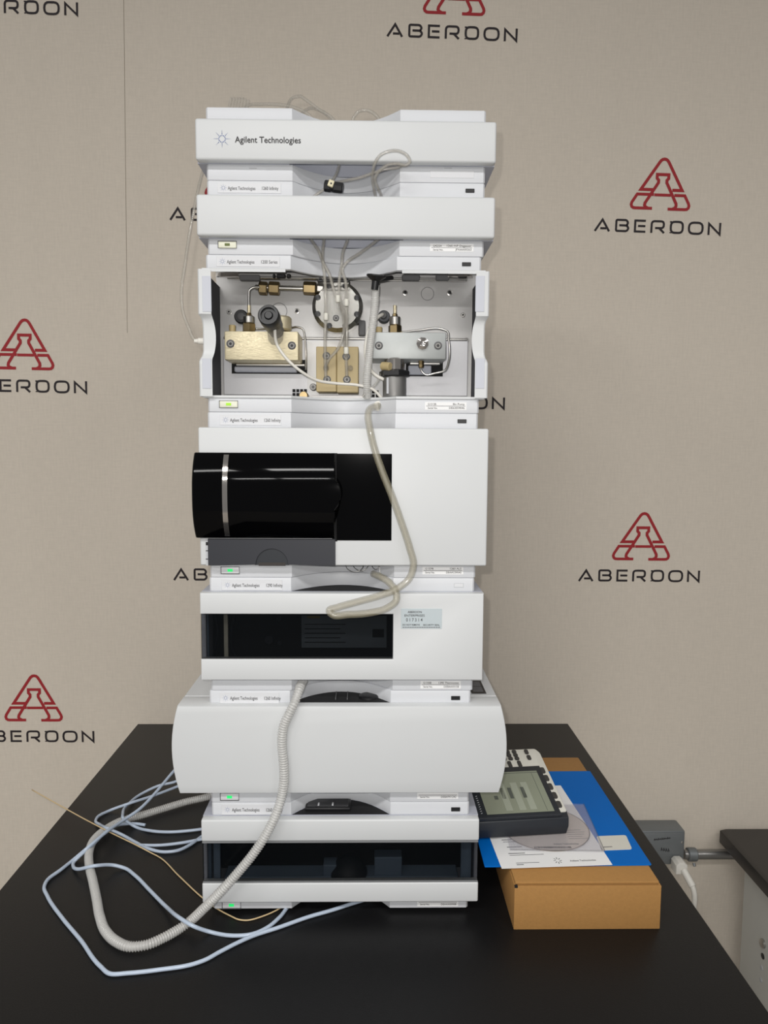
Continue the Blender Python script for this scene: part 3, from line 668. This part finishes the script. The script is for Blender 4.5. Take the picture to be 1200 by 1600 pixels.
stk = pbox('security_sticker', 626.5, 690.5, 951, 982.5, YC-.0004, .0005, label_m, M5, .0001, 1); stk['label'] = 'silver security seal sticker'
ptext('lettering', 'ABERDON', 637, 659, 958, 954.5, YC-.0006, ink, stk, .006)
ptext('lettering', 'ENTERPRISES', 632, 663.5, 963.4, 960, YC-.0006, ink, stk, .006)
ptext('lettering', '0 1 7 3 1 4', 634.5, 660, 971, 966, YC-.0006, ink, stk, .004)
ptext('lettering', 'DO NOT REMOVE', 629, 656, 977.6, 975, YC-.0006, ink, stk, .008)
ptext('lettering', 'SECURITY SEAL', 661, 687, 977.8, 975.2, YC-.0006, ink, stk, .008)
bm = bmesh.new()
for k in range(16):
    q = U(629+k*3.7, 980, YC); q2 = U(629+k*3.7+2.9, 980, YC); ribbon_bm(bm, [(q.x, q.z), (q2.x, q2.z)], .0009, lambda v: (v.x, YC-.0006, v.y))
finish('fine_print', bm, greyink, stk)
# ---- module 6: wide column compartment
M6, ts, bs = module(6, 'column_compartment_module', 'widest white module of the tower, with bowed plain cover and hose across it')
bits(M6, ts, bs, 1090.5, '1260 Infinity', 1091, black, 1245.5, ledg, 1242.3, (None, None, 'Serial No.', 'DEBAP01242'), sx=712, xl=343.5, xr=436, lx=358.5, labx=(652, 716))
def outline6(s=0):
    L = []; z1, z0 = Z[6][1], Z[6][2]
    for i in range(13):
        v = i/12; z = z1+(z0-z1)*v; w = .1985+.0085*(1-((v-.5)/.5)**2)-.001*v; L.append((-w, z))
    R_ = [(-x, z) for x, z in L][::-1]
    return [(x-.0382, z) for x, z in L+R_]
o6 = outline6()
prism('cover', o6, 'y', YC, YC+.038, white, M6, .0022, 2, ang=40)
top6 = Z[6][1]-.0004
sh6 = [(x, min(z, top6)) for x, z in o6]
hn = [(-.0382-.1965, YK), (-.0382-.1965, YC+.0384), (XC[6]-REC-.004, YC+.0384), (XC[6]-REC-.004, YB+.06), (XC[6]+REC+.004, YB+.06), (XC[6]+REC+.004, YC+.0384), (-.0382+.1965, YC+.0384), (-.0382+.1965, YK)]
prism('housing', sh6, 'y', YC+.0384, YK, white, M6, .001, 1, ang=40)
# gap behind the cover: shade painted as a flat black sheet, with cable covers
pb = XC[6]
op = prism('opening_shade_sheet', [(pb-REC*.98, YB+.0008)]+[(pb+REC*.98*(-1+k/8), YB+.0008+.040*(1-(-1+k/8)**2)) for k in range(1, 16)]+[(pb+REC*.98, YB+.0008)], 'z', Z[6][1]-.0002, Z[6][1]+.0002, voidm, M6)
cc = U(576, 1093, YB+.02); lathe('round_cap', (cc.x, cc.y, Z[6][1]), (0, 0, 1), [(0, .0125), (.0025, .0122), (.0035, .010)], black, M6, 24)
for px in (525, 543): p = U(px, 1088, YB+.02); box('ridge', p.x-.0005, p.x+.0005, YB+.01, YB+.034, Z[6][1], Z[6][1]+.003, greyink, M6)
q0, q1, q2, q3 = G(737, 1084, top6), G(761, 1086, top6), G(755, 1064, top6), G(733, 1062, top6)
bm = bmesh.new(); q = [(q0.x, q0.y), (q1.x, q1.y), (q2.x, q2.y), (q3.x, q3.y)]
xa, xb = q0.x, q1.x; ya, yb_ = q0.y, q2.y
bdg = box('badge', xa, xb, ya, yb_, top6, top6+.0006, black, M6, .0002, 1)
for f0, f1 in ((.12, .5), (.56, .88)): box('badge_panel', xa+.003, xb-.003, ya+(yb_-ya)*f0, ya+(yb_-ya)*f1, top6+.0006, top6+.0008, greyink, bdg)
# ---- module 7: detector at the bottom
M7, ts, bs = module(7, 'detector_module', 'lowest white module with full-width smoked glass band, standing on the black bench')
bits(M7, ts, bs, 1265, '1260 Infinity', 1265, black, 1414.6, ledg, 1410, (None, None, 'Serial No.', 'DEAAX00908'), sx=712, xl=346.5, xr=438, lx=361.5, labx=(652, 716))
x0, x1 = cx(7, 315, 748, 1345); housing(M7, (x0+x1)/2, Z[7][2], Z[7][1], x1-x0, cavity=True)
wz1, wz0 = U(540, 1314.5, YC).z, U(540, 1379.5, YC).z
box('cover_upper', x0, x1, YC, YB-.0002, wz1, Z[7][1], white, M7, .002, 3); box('cover_lower', x0, x1, YC, YB-.0002, Z[7][2], wz0, white, M7, .002, 3)
box('window_lip', x0+.001, x1-.001, YC+.0006, YC+.004, wz1-.0022, wz1, mat('lip_grey', (150, 152, 154), .4, .3, var=.03), M7); box('window_lip', x0+.001, x1-.001, YC+.0006, YC+.004, wz0, wz0+.0018, MATS['lip_grey'], M7)
box('smoked_window', x0+.001, x1-.001, YC+.0018, YC+.0036, wz0+.0016, wz1-.002, tint, M7)
box('dark_interior', x0+.005, x1-.006, YB+.052, YB+.054, Z[7][2]+.008, Z[7][1]-.008, voidm, M7)
Yi = YB+.02
pb_ = MATS['post_blue']
for a, b in ((320, 330), (334, 344), (720, 736)): pbox('blue_grey_post', a, b, 1312, 1382, Yi-.012, .004, pb_, M7)
pbox('optic_cover', 505, 526, 1352, 1374, Yi+.004, .02, pb_, M7, .001, 1); pbox('optic_cover', 585, 628, 1340, 1370, Yi+.004, .02, pb_, M7, .001, 1)
pbox('optic_bed', 350, 716, 1370, 1382, Yi+.002, .028, pb_, M7, .001, 1)
lathe('lamp_housing', U(545, 1372, Yi+.012), (0, 0, 1), [(0, .026), (.012, .024), (.024, .016), (.03, .004)], slated, M7, 24)
# black connector unit seen in the gap above the detector cover
prism('opening_shade_sheet', [(XC[7]-REC*.98, YB+.0008)]+[(XC[7]+REC*.98*(-1+k/8), YB+.0008+.040*(1-(-1+k/8)**2)) for k in range(1, 16)]+[(XC[7]+REC*.98, YB+.0008)], 'z', Z[7][1]-.0002, Z[7][1]+.0002, voidm, M7)  # shade of the gap drawn as a thin black sheet
cu_ = box('connector_unit', XC[7]-.046, XC[7]+.012, YB+.008, YB+.0335, Z[7][1]+.0002, Z[7][1]+.0055, black, M7, .002, 2)
box('connector_lid', XC[7]-.043, XC[7]+.009, YB+.0105, YB+.031, Z[7][1]+.0055, Z[7][1]+.0062, mat('lid_grey', (58, 58, 60), .4, var=.03), cu_, .0003, 1)
for dx_ in (-.03, -.012): box('connector_mark', XC[7]+dx_, XC[7]+dx_+.002, YB+.012, YB+.02, Z[7][1]+.0062, Z[7][1]+.0064, plate, cu_)
prism('opening_shade_sheet', [(XC[5]-REC*.98, YB+.0008)]+[(XC[5]+REC*.98*(-1+k/8), YB+.0008+.040*(1-(-1+k/8)**2)) for k in range(1, 16)]+[(XC[5]+REC*.98, YB+.0008)], 'z', Z[5][1]-.0002, Z[5][1]+.0002, voidm, M5)  # same painted shade for the gap over the thermostat cover
for sx_ in (-.13, .13):
    for y_ in (YB+.03, YK-.05): lathe('foot', (XC[7]+sx_, y_, ZT), (0, 0, 1), [(0, .011), (.001, .012), (.0048, .012)], rubber, M7, 18)
# tube stubs in the recess of the two top modules
for Mx, px, py in ((M1, 596, 280), (M2, 596, 392)): disc('recess_stub', px, py, 5, YB+.026, .01, clear, Mx, 14)
# ------------------------------------------------------------------ tubing on and around the tower
def tubing(name, label, P, r, m, cat='tubing', group=None, **k):
    o = tag(tube(name, P, r, m, None, **k), label, cat, group)
    if m in (clear, clearfat): tube('streak_core', P, r*.55, streak_m, o, **k)  # pale inner core paints the light streak along clear tubing
    return o
tubing('clear_hose', 'thin clear hose hanging down the side of the tower to a white barb', PT([(322, 250, 1.0), (317, 268, .97), (309, 300, .945), (299, 350, .935), (289, 415, .928), (283.5, 460, .923), (286, 488, .92), (296, 515, .918), (303, 530, .9165), (307, 533, .916)]), .0021, clear)
# degasser to pump lines
grp = None
L4 = [('clear tubing line from degasser to pump, crossing behind its neighbour at a slant', [(482, 366, .935), (487, 376, .93), (498, 392, .926), (504, 408, .925), (515, 430, .924), (523, 458, .922), (530, 472, .922), (537, 496, .921), (537, 518, .922), (528, 545, .925), (513, 563, .93), (509, 574, .936)]),
      ('straight clear tubing line running down to the lower port of the tan block', [(507, 366, .935), (506, 378, .929), (504, 400, .926), (507, 430, .924), (509, 490, .922), (508, 520, .924), (508, 556, .93), (509, 590, .936)]),
      ('clear tubing line bending down beside the drain funnel into the tan block', [(545, 366, .935), (542, 378, .929), (536, 394, .926), (534, 414, .925), (530, 440, .924), (531, 468, .922), (540, 498, .92), (538, 528, .924), (540, 553, .934)]),
      ('long slanting clear tubing line starting furthest along the degasser underside', [(600, 366, .935), (586, 378, .929), (562, 396, .925), (541, 411, .923), (535, 421, .92), (540, 440, .92), (541, 474, .918), (542, 520, .92), (541, 560, .926), (542, 588, .936)])]
for lb, P in L4: tubing('degasser_line', lb, PT(P), .0023, clear, 'tubing', 'degasser lines in front of the damper')
for px, py, Yf, lb in ((509.5, 495, .9195, 'small cream sleeve on the straight clear line over the damper edge'), (541.5, 473, .9155, 'small cream sleeve on the slanting clear line over the damper'), (541, 548, .922, 'small cream sleeve just above the tan valve block'), (528, 467, .919, 'small cream sleeve between the other clear lines, in the middle of the damper')):
    c_ = U(px, py, Yf); tag(lathe('tube_sleeve', (c_.x, c_.y, c_.z-.004), (0, 0, 1), [(0, .0026), (.001, .003), (.007, .003), (.008, .0026)], cream, None, 12), lb, 'sleeve', 'tube sleeves on the degasser lines')
# loop between the two top modules
tubing('tubing_loop', 'clear tubing loop hanging over the edge of the lettered top cover', PT([(588, 312, .921), (586, 303, .914), (583, 288, .903), (582, 273, .893), (585, 257, .884), (594, 243, .88), (611, 236, .878), (626, 237, .876), (637, 244.5, .874), (640, 254, .872), (634, 258, .872), (622, 256, .876), (606, 258, .88), (593, 267, .885), (586, 279, .892), (589, 291, .9), (595, 304, .912), (597, 312, .921)]), .0021, clear)
tubing('clip_hose', 'clear hose running sideways from the black tube clip', PT([(524, 285.5, .922), (542, 282, .916), (561, 278, .908), (580, 271.5, .902), (600, 265, .899), (622, 261.5, .9), (634, 256, .91)]), .0021, clear)
tubing('clip_riser', 'short clear hose rising from the black tube clip into the top module', PT([(531, 250, .93), (529, 262, .924), (525, 273, .92), (519, 283, .918)]), .002, clear)
tubing('clip_tail', 'clear hose pair end slipping down behind the plain cover', PT([(513, 292, .915), (502, 299, .913), (492, 306, .914), (484, 314, .918)]), .002, clear)
cl = empty('tube_clip', U(519, 303, .912), 'black tube clip with cream insert hanging between the two top modules', 'clip')
a, b = U(507, 290, .912), U(536, 294, .910)
lathe('clip_body', a, b-a, [(0, .0055), (.001, .0068), (.007, .0068), (.009, .0056), (.012, .0064), ((b-a).length-.001, .0062), ((b-a).length, .005)], black, cl, 8)
q = U(517, 287.5, .9055); bm = bmesh.new(); add_box(bm, q.x-.0033, q.x+.0033, .9035, .908, q.z-.0034, q.z+.0042, .0006, 1)
bmesh.ops.rotate(bm, verts=bm.verts, cent=q, matrix=Matrix.Rotation(.35, 3, 'Y')); finish('clip_insert', bm, mat('cream_insert', (216, 208, 176), .5, var=.03), cl)
lathe('insert_hole', (q.x+.0004, .9036, q.z), (0, -1, 0), [(0, .0011), (.0003, .0011)], black, cl, 10)
# tubing on top
TT = Z[1][0]
tubing('top_hose', 'clear hose arching flat across the top of the tower', PT([(372, 200, 1.02), (384, 167, 1.0), (410, 163, .985), (436, 163.5, .975), (460, 168, .965), (482, 179, .955), (500, 200, .95)]), .0021, clear, group='clear hoses on top of the tower')
tubing('top_hose', 'highest clear hose loop standing up on top of the tower', PT([(446, 205, 1.0), (449, 168, 1.0), (456, 154, .99), (467, 150.5, .985), (479, 157, .975), (498, 171, .965), (518, 184, .955), (530, 200, .95)]), .0021, clear, group='clear hoses on top of the tower')
tubing('top_hose', 'short clear hose curving low beside the tall loop on the tower', PT([(464, 205, 1.03), (474, 175, 1.01), (486, 169, 1.0), (500, 173, .99), (514, 183, .98), (524, 203, .97)]), .0021, clear, group='clear hoses on top of the tower')
tubing('top_hose', 'small lone clear hose arch behind the middle of the lettered cover', PT([(549, 205, .96), (553, 183, .96), (561, 174, .96), (573, 172.5, .96), (585, 178, .958), (593, 188, .955), (596, 205, .95)]), .0021, clear, group='clear hoses on top of the tower')
ck = empty('tubing_comb', (U(368, 180, .96).x, .96, TT), 'translucent ribbed plastic comb standing on top of the tower', 'comb')
b0 = U(352, 160, .96).x; b1 = U(384, 160, .96).x; hz = U(368, 153, .96).z
box('comb_base', b0, b1, .954, .966, TT, TT+.006, clear, ck, .001, 1)
w_ = (b1-b0)/7
for k in range(7):
    x_ = b0+k*w_; prism('comb_rib', [(x_, TT+.006), (x_+w_*.7, TT+.006), (x_+w_*.7+.006, hz-.0012*max(0, k-4)), (x_+.006, hz-.0012*max(0, k-4))], 'y', .957, .963, clear, ck, 0)
# fat drain hose
tubing('drain_hose', 'fat clear drain hose dangling from the pump across the black door', PT([(591, 634.5, .926), (584, 636, .912), (577, 641, .896), (575, 652, .887), (577.5, 668, .8855), (584, 697, .8855), (597, 736, .885), (612, 774, .885), (627, 816, .885), (640, 856, .885), (646, 882, .885), (640, 903, .884), (622, 919, .882), (592, 931, .878), (556, 941, .872), (528, 949, .867), (514.5, 954.5, .864), (518, 959, .863), (545, 960, .864), (580, 957, .868), (605, 950, .873), (619, 938, .878), (619, 926, .882), (609, 911, .89), (596, 902, .9), (583, 896.5, .916)]), .0044, clearfat, n=16, sub=10)
# curled capillaries below the autosampler
for i, P in enumerate(([(538, 878, .93), (543, 889, .925), (553, 893.5, .922), (563, 891, .922), (568, 883, .926), (560, 878, .93)], [(548, 878, .932), (556, 889, .925), (566, 892, .921), (574, 886, .922), (578, 878, .928)], [(583, 878, .93), (582, 886, .924), (588, 890, .92), (592, 885, .92), (594, 895, .918), (597, 905, .914)])):
    tubing('curled_capillary', ('thin capillary with the widest curl under the autosampler module', 'thin capillary with a shallow curl crossing the widest one', 'thin capillary dangling down beside the fat drain hose end')[i], PT(P), .0005, steel, 'capillary', 'capillaries under the autosampler', n=6)
# corrugated hose
P = PT([(474, 1064, .917), (471, 1069, .909), (467.5, 1078, .897), (461, 1096, .888), (452, 1115, .885), (443.5, 1134, .8845), (440.5, 1160, .8845), (443, 1190, .8845), (444, 1214, .8845), (441, 1240, .884), (434, 1265, .88), (420, 1296, .875), (398, 1331, .87), (372, 1363, .867), (345, 1393, .865), (320, 1418, .866)])
P += TP([(291, 1444, .003), (256, 1465), (230, 1476), (202, 1479), (180, 1470), (165, 1455), (156, 1432), (151, 1405), (145, 1376), (139.5, 1352), (139.5, 1330), (147, 1312), (165, 1296), (190, 1282.5), (220, 1274), (253, 1264), (290, 1253), (328, 1244)], .0064)+[Vector((-.232, 1.255, ZT+.0058)), Vector((-.19, 1.325, ZT+.0058)), Vector((-.08, 1.35, ZT+.0058)), Vector((-.02, 1.34, ZT+.03))]
tubing('corrugated_hose', 'ribbed translucent hose draped over the wide cover and curling onto the bench', P, .0053, corr, 'hose', n=14, ribs=.0031, amp=.15)
# pale tubes on the bench
R1 = .0024
tubing('bench_tube', 'longest pale blue tube making a wide pointed loop near the bench edge', TP([(580, 1403), (553, 1411), (519, 1422), (484, 1432), (433, 1450), (396, 1462), (367, 1475), (343, 1487.5), (320, 1500), (303, 1506), (250, 1515), (200, 1520.5), (172, 1521.5), (157, 1510), (127, 1470), (97, 1434), (74, 1400), (69, 1386), (74, 1375), (95, 1359), (115, 1343), (140, 1322, .012), (165, 1301, .016), (195, 1280, .014), (217, 1265, .02), (240, 1242, .03), (257, 1222, .04), (276, 1200, .05)], R1)+[Vector((-.22, 1.34, ZT+.07)), Vector((-.12, 1.36, ZT+.075)), Vector((-.05, 1.33, ZT+.08))], R1, bluet, group='pale tubes on the bench')
tubing('bench_tube', 'pale blue tube with a wavy middle crossing over the ribbed hose', TP([(468, 1404), (455, 1412), (437, 1433), (418, 1449), (392, 1460, .001), (367, 1462), (328, 1456), (300, 1446, .012), (285, 1437, .014), (260, 1417, .004), (235, 1392), (210, 1367), (195, 1356.5), (178, 1352, .004), (147, 1353, .0125), (122, 1358, .004), (115, 1355), (116, 1346), (124, 1338, .004), (150, 1315, .0125), (167, 1298, .012), (190, 1288, .004), (210, 1287), (227, 1289)], R1), R1, bluet, group='pale tubes on the bench')
tubing('bench_tube', 'pale tube curving back in a narrow hairpin behind the ribbed hose', [Vector((-.06, 1.37, ZT+.03)), Vector((-.18, 1.37, ZT+.026))]+TP([(290, 1214, .018), (275, 1221, .012), (247, 1228, .006), (220, 1241), (200, 1257, .002), (192, 1271, .012), (193, 1279, .013), (210, 1291), (235, 1298), (265, 1300), (290, 1298.5), (315, 1295.5), (345, 1290)], R1), R1*.95, bluet, group='pale tubes on the bench')
tubing('bench_tube', 'pale tube with a rounded far bend dipping back under the lowest module', [Vector((-.06, 1.345, ZT+.02)), Vector((-.17, 1.335, ZT+.018))]+TP([(292, 1223, .013), (277, 1229, .01), (240, 1243, .008), (200, 1256, .008), (170, 1267), (153, 1276), (149.5, 1282), (157, 1289, .004), (172, 1296, .0125), (190, 1304, .004), (210, 1315), (235, 1327), (255, 1331), (277, 1329), (297, 1320), (315, 1307), (335, 1295)], R1), R1*.95, bluet, group='pale tubes on the bench')
tubing('bench_tube', 'short cut pale tube end lying straight beside the lowest module', TP([(215, 1320.5), (252, 1320.5), (280, 1317.5), (314, 1311.5), (345, 1306)], R1), R1*.95, bluet, group='pale tubes on the bench')
tubing('tan_capillary', 'thin stiff tan capillary angled across the bench and past its edge', TP([(50, 1234, .012), (107, 1266, .012), (140, 1284, .012), (175, 1302, .012), (210, 1319, .008), (240, 1334.5), (246, 1337.5), (280, 1369), (318, 1404), (335, 1417), (360, 1431), (374, 1437), (384, 1438), (412, 1431), (436, 1420), (448, 1412), (462, 1403)], .001), .00095, peekt, 'capillary', n=8)
# ------------------------------------------------------------------ cardboard box and papers
BX0, BX1, BY0, BY1, BH = .1766, .3578, .868, 1.236, ZT+.0605
cb = empty('cardboard_box', ((BX0+BX1)/2, (BY0+BY1)/2, ZT), 'flat brown cardboard box lying on the black bench under the blue folder', 'box')
w_ = .003
for nm, x0, x1, y0, y1 in (('front_wall', BX0, BX1, BY0, BY0+w_), ('back_wall', BX0, BX1, BY1-w_, BY1), ('side_wall', BX0, BX0+w_, BY0+w_, BY1-w_), ('side_wall', BX1-w_, BX1, BY0+w_, BY1-w_)):
    box(nm, x0, x1, y0, y1, ZT, BH-.0042, kraft, cb, .0008)
box('base', BX0+w_, BX1-w_, BY0+w_, BY1-w_, ZT, ZT+w_, kraft, cb)
box('lid', BX0+.0012, BX1-.002, BY0+.0025, BY1-.001, BH-.0035, BH, kraft, cb, .0012)
box('lid_flap', BX0+.004, BX1-.003, BY0+.0032, BY0+.0062, BH-.02, BH-.0036, kraftd, cb)
box('corner_slot', BX0+.0002, BX0+.004, BY0-.0002, BY0+.003, BH-.0062, BH-.0038, voidm, cb)
def slab(name, pts, z0, t, m, label=None, cat=None, parent=None, bev=.0, group=None):
    o = prism(name, pts, 'z', z0, z0+t, m, parent, bev, 1)
    return tag(o, label, cat, group) if not parent else o
fo = empty('folder', (.25, 1.03, BH), 'glossy blue folder lying on the cardboard box', 'folder')
slab('cover_sheet', [(.1446, .9014), (.3586, .9043), (.359, 1.1765), (.145, 1.1736)], BH+.0014, .0008, blue, parent=fo, bev=.0003)
slab('back_sheet', [(.1452, .9018), (.358, .9047), (.3584, 1.176), (.1456, 1.173)], BH, .0013, blue, parent=fo, bev=.0003)
Zf = BH+.0023
cdz = empty('business_card', (.327, .955, Zf), 'small cream card lying on the blue folder near its corner', 'card')
slab('card_sheet', rnd([(.3043, .9362), (.3459, .939), (.3496, .9749), (.308, .972)], .004, True), Zf, .0004, cream, parent=cdz)
def flat_text(s, x, y, ang, w, h, z, m, parent, bold=0.):
    ca, sn = math.cos(ang), math.sin(ang)
    return lettering('lettering', s, lambda u, v: (x+u*ca-v*sn, y+u*sn+v*ca, z), w, h, m, parent, bold)
def flat_bar(name, x, y, ang, w, h, z, m, parent):
    ca, sn = math.cos(ang), math.sin(ang); bm = bmesh.new()
    bm.faces.new([bm.verts.new((x+u*ca-v*sn, y+u*sn+v*ca, z)) for u, v in ((0, 0), (w, 0), (w, h), (0, h))]); return finish(name, bm, m, parent)
flat_bar('printed_line', .3085, .9435, .07, .013, .0016, Zf+.0005, greyink, cdz)
pp = empty('paper_sheet', (.24, 1.0, Zf), 'printed white sheet lying on the blue folder under the disc', 'paper')
slab('sheet', [(.1654, .8953), (.308, .9029), (.2974, 1.1238), (.155, 1.1162)], Zf, .0004, paper, parent=pp)
pa = math.atan2(.0076, .1426); zp = Zf+.0005
flat_text('Agilent Technologies', .256, .9100, pa, .034, .0035, zp, greyink, pp, .02)
bm = bmesh.new()
for k in range(8):
    a = k*math.pi/4+.05; ribbon_bm(bm, [(.2405+.0024*math.cos(a), .9125+.0032*math.sin(a)), (.2405+.0055*math.cos(a), .9125+.0072*math.sin(a))], .0009, lambda v: (v.x, v.y, zp))
finish('spark_emblem', bm, ink, pp)
for x, y, w in ((.180, .9285, .022), (.181, .9245, .045), (.186, .9065, .03), (.186, .9025, .009), (.177, .962, .013), (.178, .957, .03), (.181, .944, .02)): flat_bar('printed_line', x, y, pa, w, .0011 if w > .025 else .0016, zp, greyink, pp)
ds = empty('disc_sleeve', (.25, 1.0, Zf+.0006), 'clear plastic sleeve holding the disc on the white sheet', 'sleeve')
slab('sleeve_film', [(.1832, .9352), (.307, .9313), (.3152, 1.059), (.1914, 1.0629)], Zf+.0006, .0003, sleeve_m, parent=ds)
slab('sleeve_film', [(.1832, .9352), (.307, .9313), (.3152, 1.059), (.1914, 1.0629)], Zf+.0024, .0003, sleeve_m, parent=ds)
bm = bmesh.new(); ribbon_bm(bm, [(.1832, .9352), (.307, .9313), (.3152, 1.059)], .0007, lambda v: (v.x, v.y, Zf+.0028)); finish('sleeve_edge', bm, greyink, ds)
dc = empty('compact_disc', (.2425, .9915, Zf+.001), 'pale printed disc inside the clear sleeve', 'disc')
lathe('disc_plate', (.2425, .9915, Zf+.001), (0, 0, 1), [(0, .0592), (.0012, .0592), (.00121, .0075), (.0001, .0075), (0, .0592)][:4], cdm, dc, 64)
bm = bmesh.new(); ribbon_bm(bm, [(.2425+.0596*math.cos(k*math.pi/32), .9915+.0596*math.sin(k*math.pi/32)) for k in range(64)], .0011, lambda v: (v.x, v.y, Zf+.0023), True); finish('disc_rim', bm, cdedge, dc)
zd = Zf+.0023
flat_text('Agilent Technologies', .2435, .947, .02, .034, .004, zd, greyink, dc, .02)
bm = bmesh.new(); xx = .2165
while xx < .264:
    w = random.choice((.0005, .0009, .0014)); v = [bm.verts.new((xx+u, .9385+y, zd)) for u, y in ((0, 0), (w, 0), (w, .0045), (0, .0045))]; bm.faces.new(v); xx += w+random.choice((.0004, .0008))
finish('barcode', bm, ink, dc)
for k, w in enumerate((.022, .026, .024, .02, .027)): flat_bar('printed_line', .268, .984-.0055*k, .03, w, .001, zd, greyink, dc)
# ------------------------------------------------------------------ hand-held controller, tilted on top of the papers
zb0 = Zf+.0036; zf = zb0+.024
R0 = G(889, 1277, zf); L0 = G(742, 1285.4, zf); e1 = (R0-L0).normalized(); tl = math.radians(15)
eh = Vector((-e1.y, e1.x, 0)); e2 = eh*math.cos(tl)+Vector((0, 0, math.sin(tl))); en = e1.cross(e2)
def Q(px, py, off=0.):
    d = ray(px, py); t = ((L0+en*off)-CAM).dot(en)/d.dot(en); p = CAM+d*t-L0; return p.dot(e1), p.dot(e2)
def C3(a, b, h): return L0+e1*a+e2*b+en*h
def oprism(name, pts, h0, h1, m, parent, bev=0.):
    bm = bmesh.new(); add_prism(bm, pts, 'z', h0, h1, bev, 2)
    for v in bm.verts: v.co = C3(*v.co)
    return finish(name, bm, m, parent, True, 35)
ct = empty('handheld_controller', (L0.x+.07, L0.y+.07, zb0), 'hand-held controller with grey screen and keypad resting on the papers', 'controller')
aR = Q(889, 1277)[0]; fr = Q(841, 1170, .002); kb = Q(843, 1197, .004)[1]; far = fr[1]
sw_ = Q(862, 1235, .002)[0]
# shell: wedge from the tilted deck down to the papers
bm = bmesh.new(); aL = .0055; dk = [(aL, 0), (aR, 0), (aR+.001, .012), (aR+.002, far-.006), (aR-.004, far), (aL, far)]
vt = [bm.verts.new(C3(a, b, 0)) for a, b in dk]; vm_ = []; vb_ = []
for a, b in dk:
    p = C3(a, b, 0); vm_.append(bm.verts.new((p.x, p.y-.0008, zb0+(p.z-zb0)*.5)))
    c_ = C3(aR/2, far/2, 0); vb_.append(bm.verts.new((p.x+(c_.x-p.x)*.03, p.y+(c_.y-p.y)*.03, zb0)))
n = len(dk)
for A_, B_ in ((vt, vm_), (vm_, vb_)):
    for k in range(n): bm.faces.new((A_[k], A_[(k+1) % n], B_[(k+1) % n], B_[k]))
bm.faces.new(vt); bm.faces.new(vb_)
bmesh.ops.bevel(bm, geom=[e for e in bm.edges], offset=.0012, segments=2, profile=.5, affect='EDGES', clamp_overlap=True)
finish('shell', bm, slated, ct, True, 40)
dkr = .1206
oprism('keypad_face', rnd([(aL, kb), (dkr-.001, kb), (dkr-.001, .009), (aR, .009), (aR+.001, far-.01), (aR-.004, far), (aL, far)], .003, True), .0002, .0026, cream, ct, .0005)
bz = oprism('screen_bezel', [(aL, .001), (dkr, .001), (dkr, kb), (aL, kb)], .0002, .0052, slated, ct, .0008)
l0, l1, l2 = Q(761, 1272, .0052), Q(867, 1268.3, .0052), Q(832, 1204.5, .0052)
la0, la1, lb0, lb1 = l0[0], l1[0], (l0[1]+l1[1])/2, l2[1]
sc_ = oprism('screen', [(la0, lb0), (la1, lb0), (la1, lb1), (la0, lb1)], .0052, .0055, lcd, ct)
W_, H_ = la1-la0, lb1-lb0
def smark(u0, u1, v0, v1, m): oprism('screen_mark', [(la0+W_*u0, lb0+H_*v0), (la0+W_*u1, lb0+H_*v0), (la0+W_*u1, lb0+H_*v1), (la0+W_*u0, lb0+H_*v1)], .0055, .0057, m, sc_)
for u in (.3, .5, .66): smark(u, u+.1, .06, .72, lcd2)
for u, v0, v1 in ((.19, .33, .42), (.2, .5, .58), (.31, .34, .6), (.43, .34, .6), (.63, .34, .6)): smark(u, u+.055, v0, v1, lcdd)
smark(.0, 1, .955, .965, lcdd); smark(.9, .905, .02, .95, lcdd)
def key(px, py, w, h, hh=.0018):
    a, b = Q(px, py, .004); oprism('key', rnd([(a-w/2, b-h/2), (a+w/2, b-h/2), (a+w/2, b+h/2), (a-w/2, b+h/2)], min(w, h)*.42, True, 3), .0024, .0026+hh, keym, ct, .0003)
Kx = lambda x, y: (740+x*.18333, 1160+y*.18333)
for x, y in ((235, 80), (290, 79), (345, 77), (248, 108), (302, 107), (357, 105), (262, 137), (316, 135), (370, 134)): key(*Kx(x, y), .0068, .0072)
for x, y in ((450, 78), (472, 126)): key(*Kx(x, y), .0058, .010)
for x, y in ((310, 186), (393, 182)): key(*Kx(x, y), .0055, .014)
for x, y in ((588, 236), (620, 301), (654, 373), (690, 448), (727, 525)): key(*Kx(x, y), .0068, .012)
bm = bmesh.new()
for k in range(9):
    v = lb0+H_*(.03+.05*k); ribbon_bm(bm, [(la0*.62-.001, v), (la0*.62+.0012, v+.001)], .0012, lambda q: C3(q.x, q.y, .0054))
finish('bezel_marking', bm, lineg, bz)
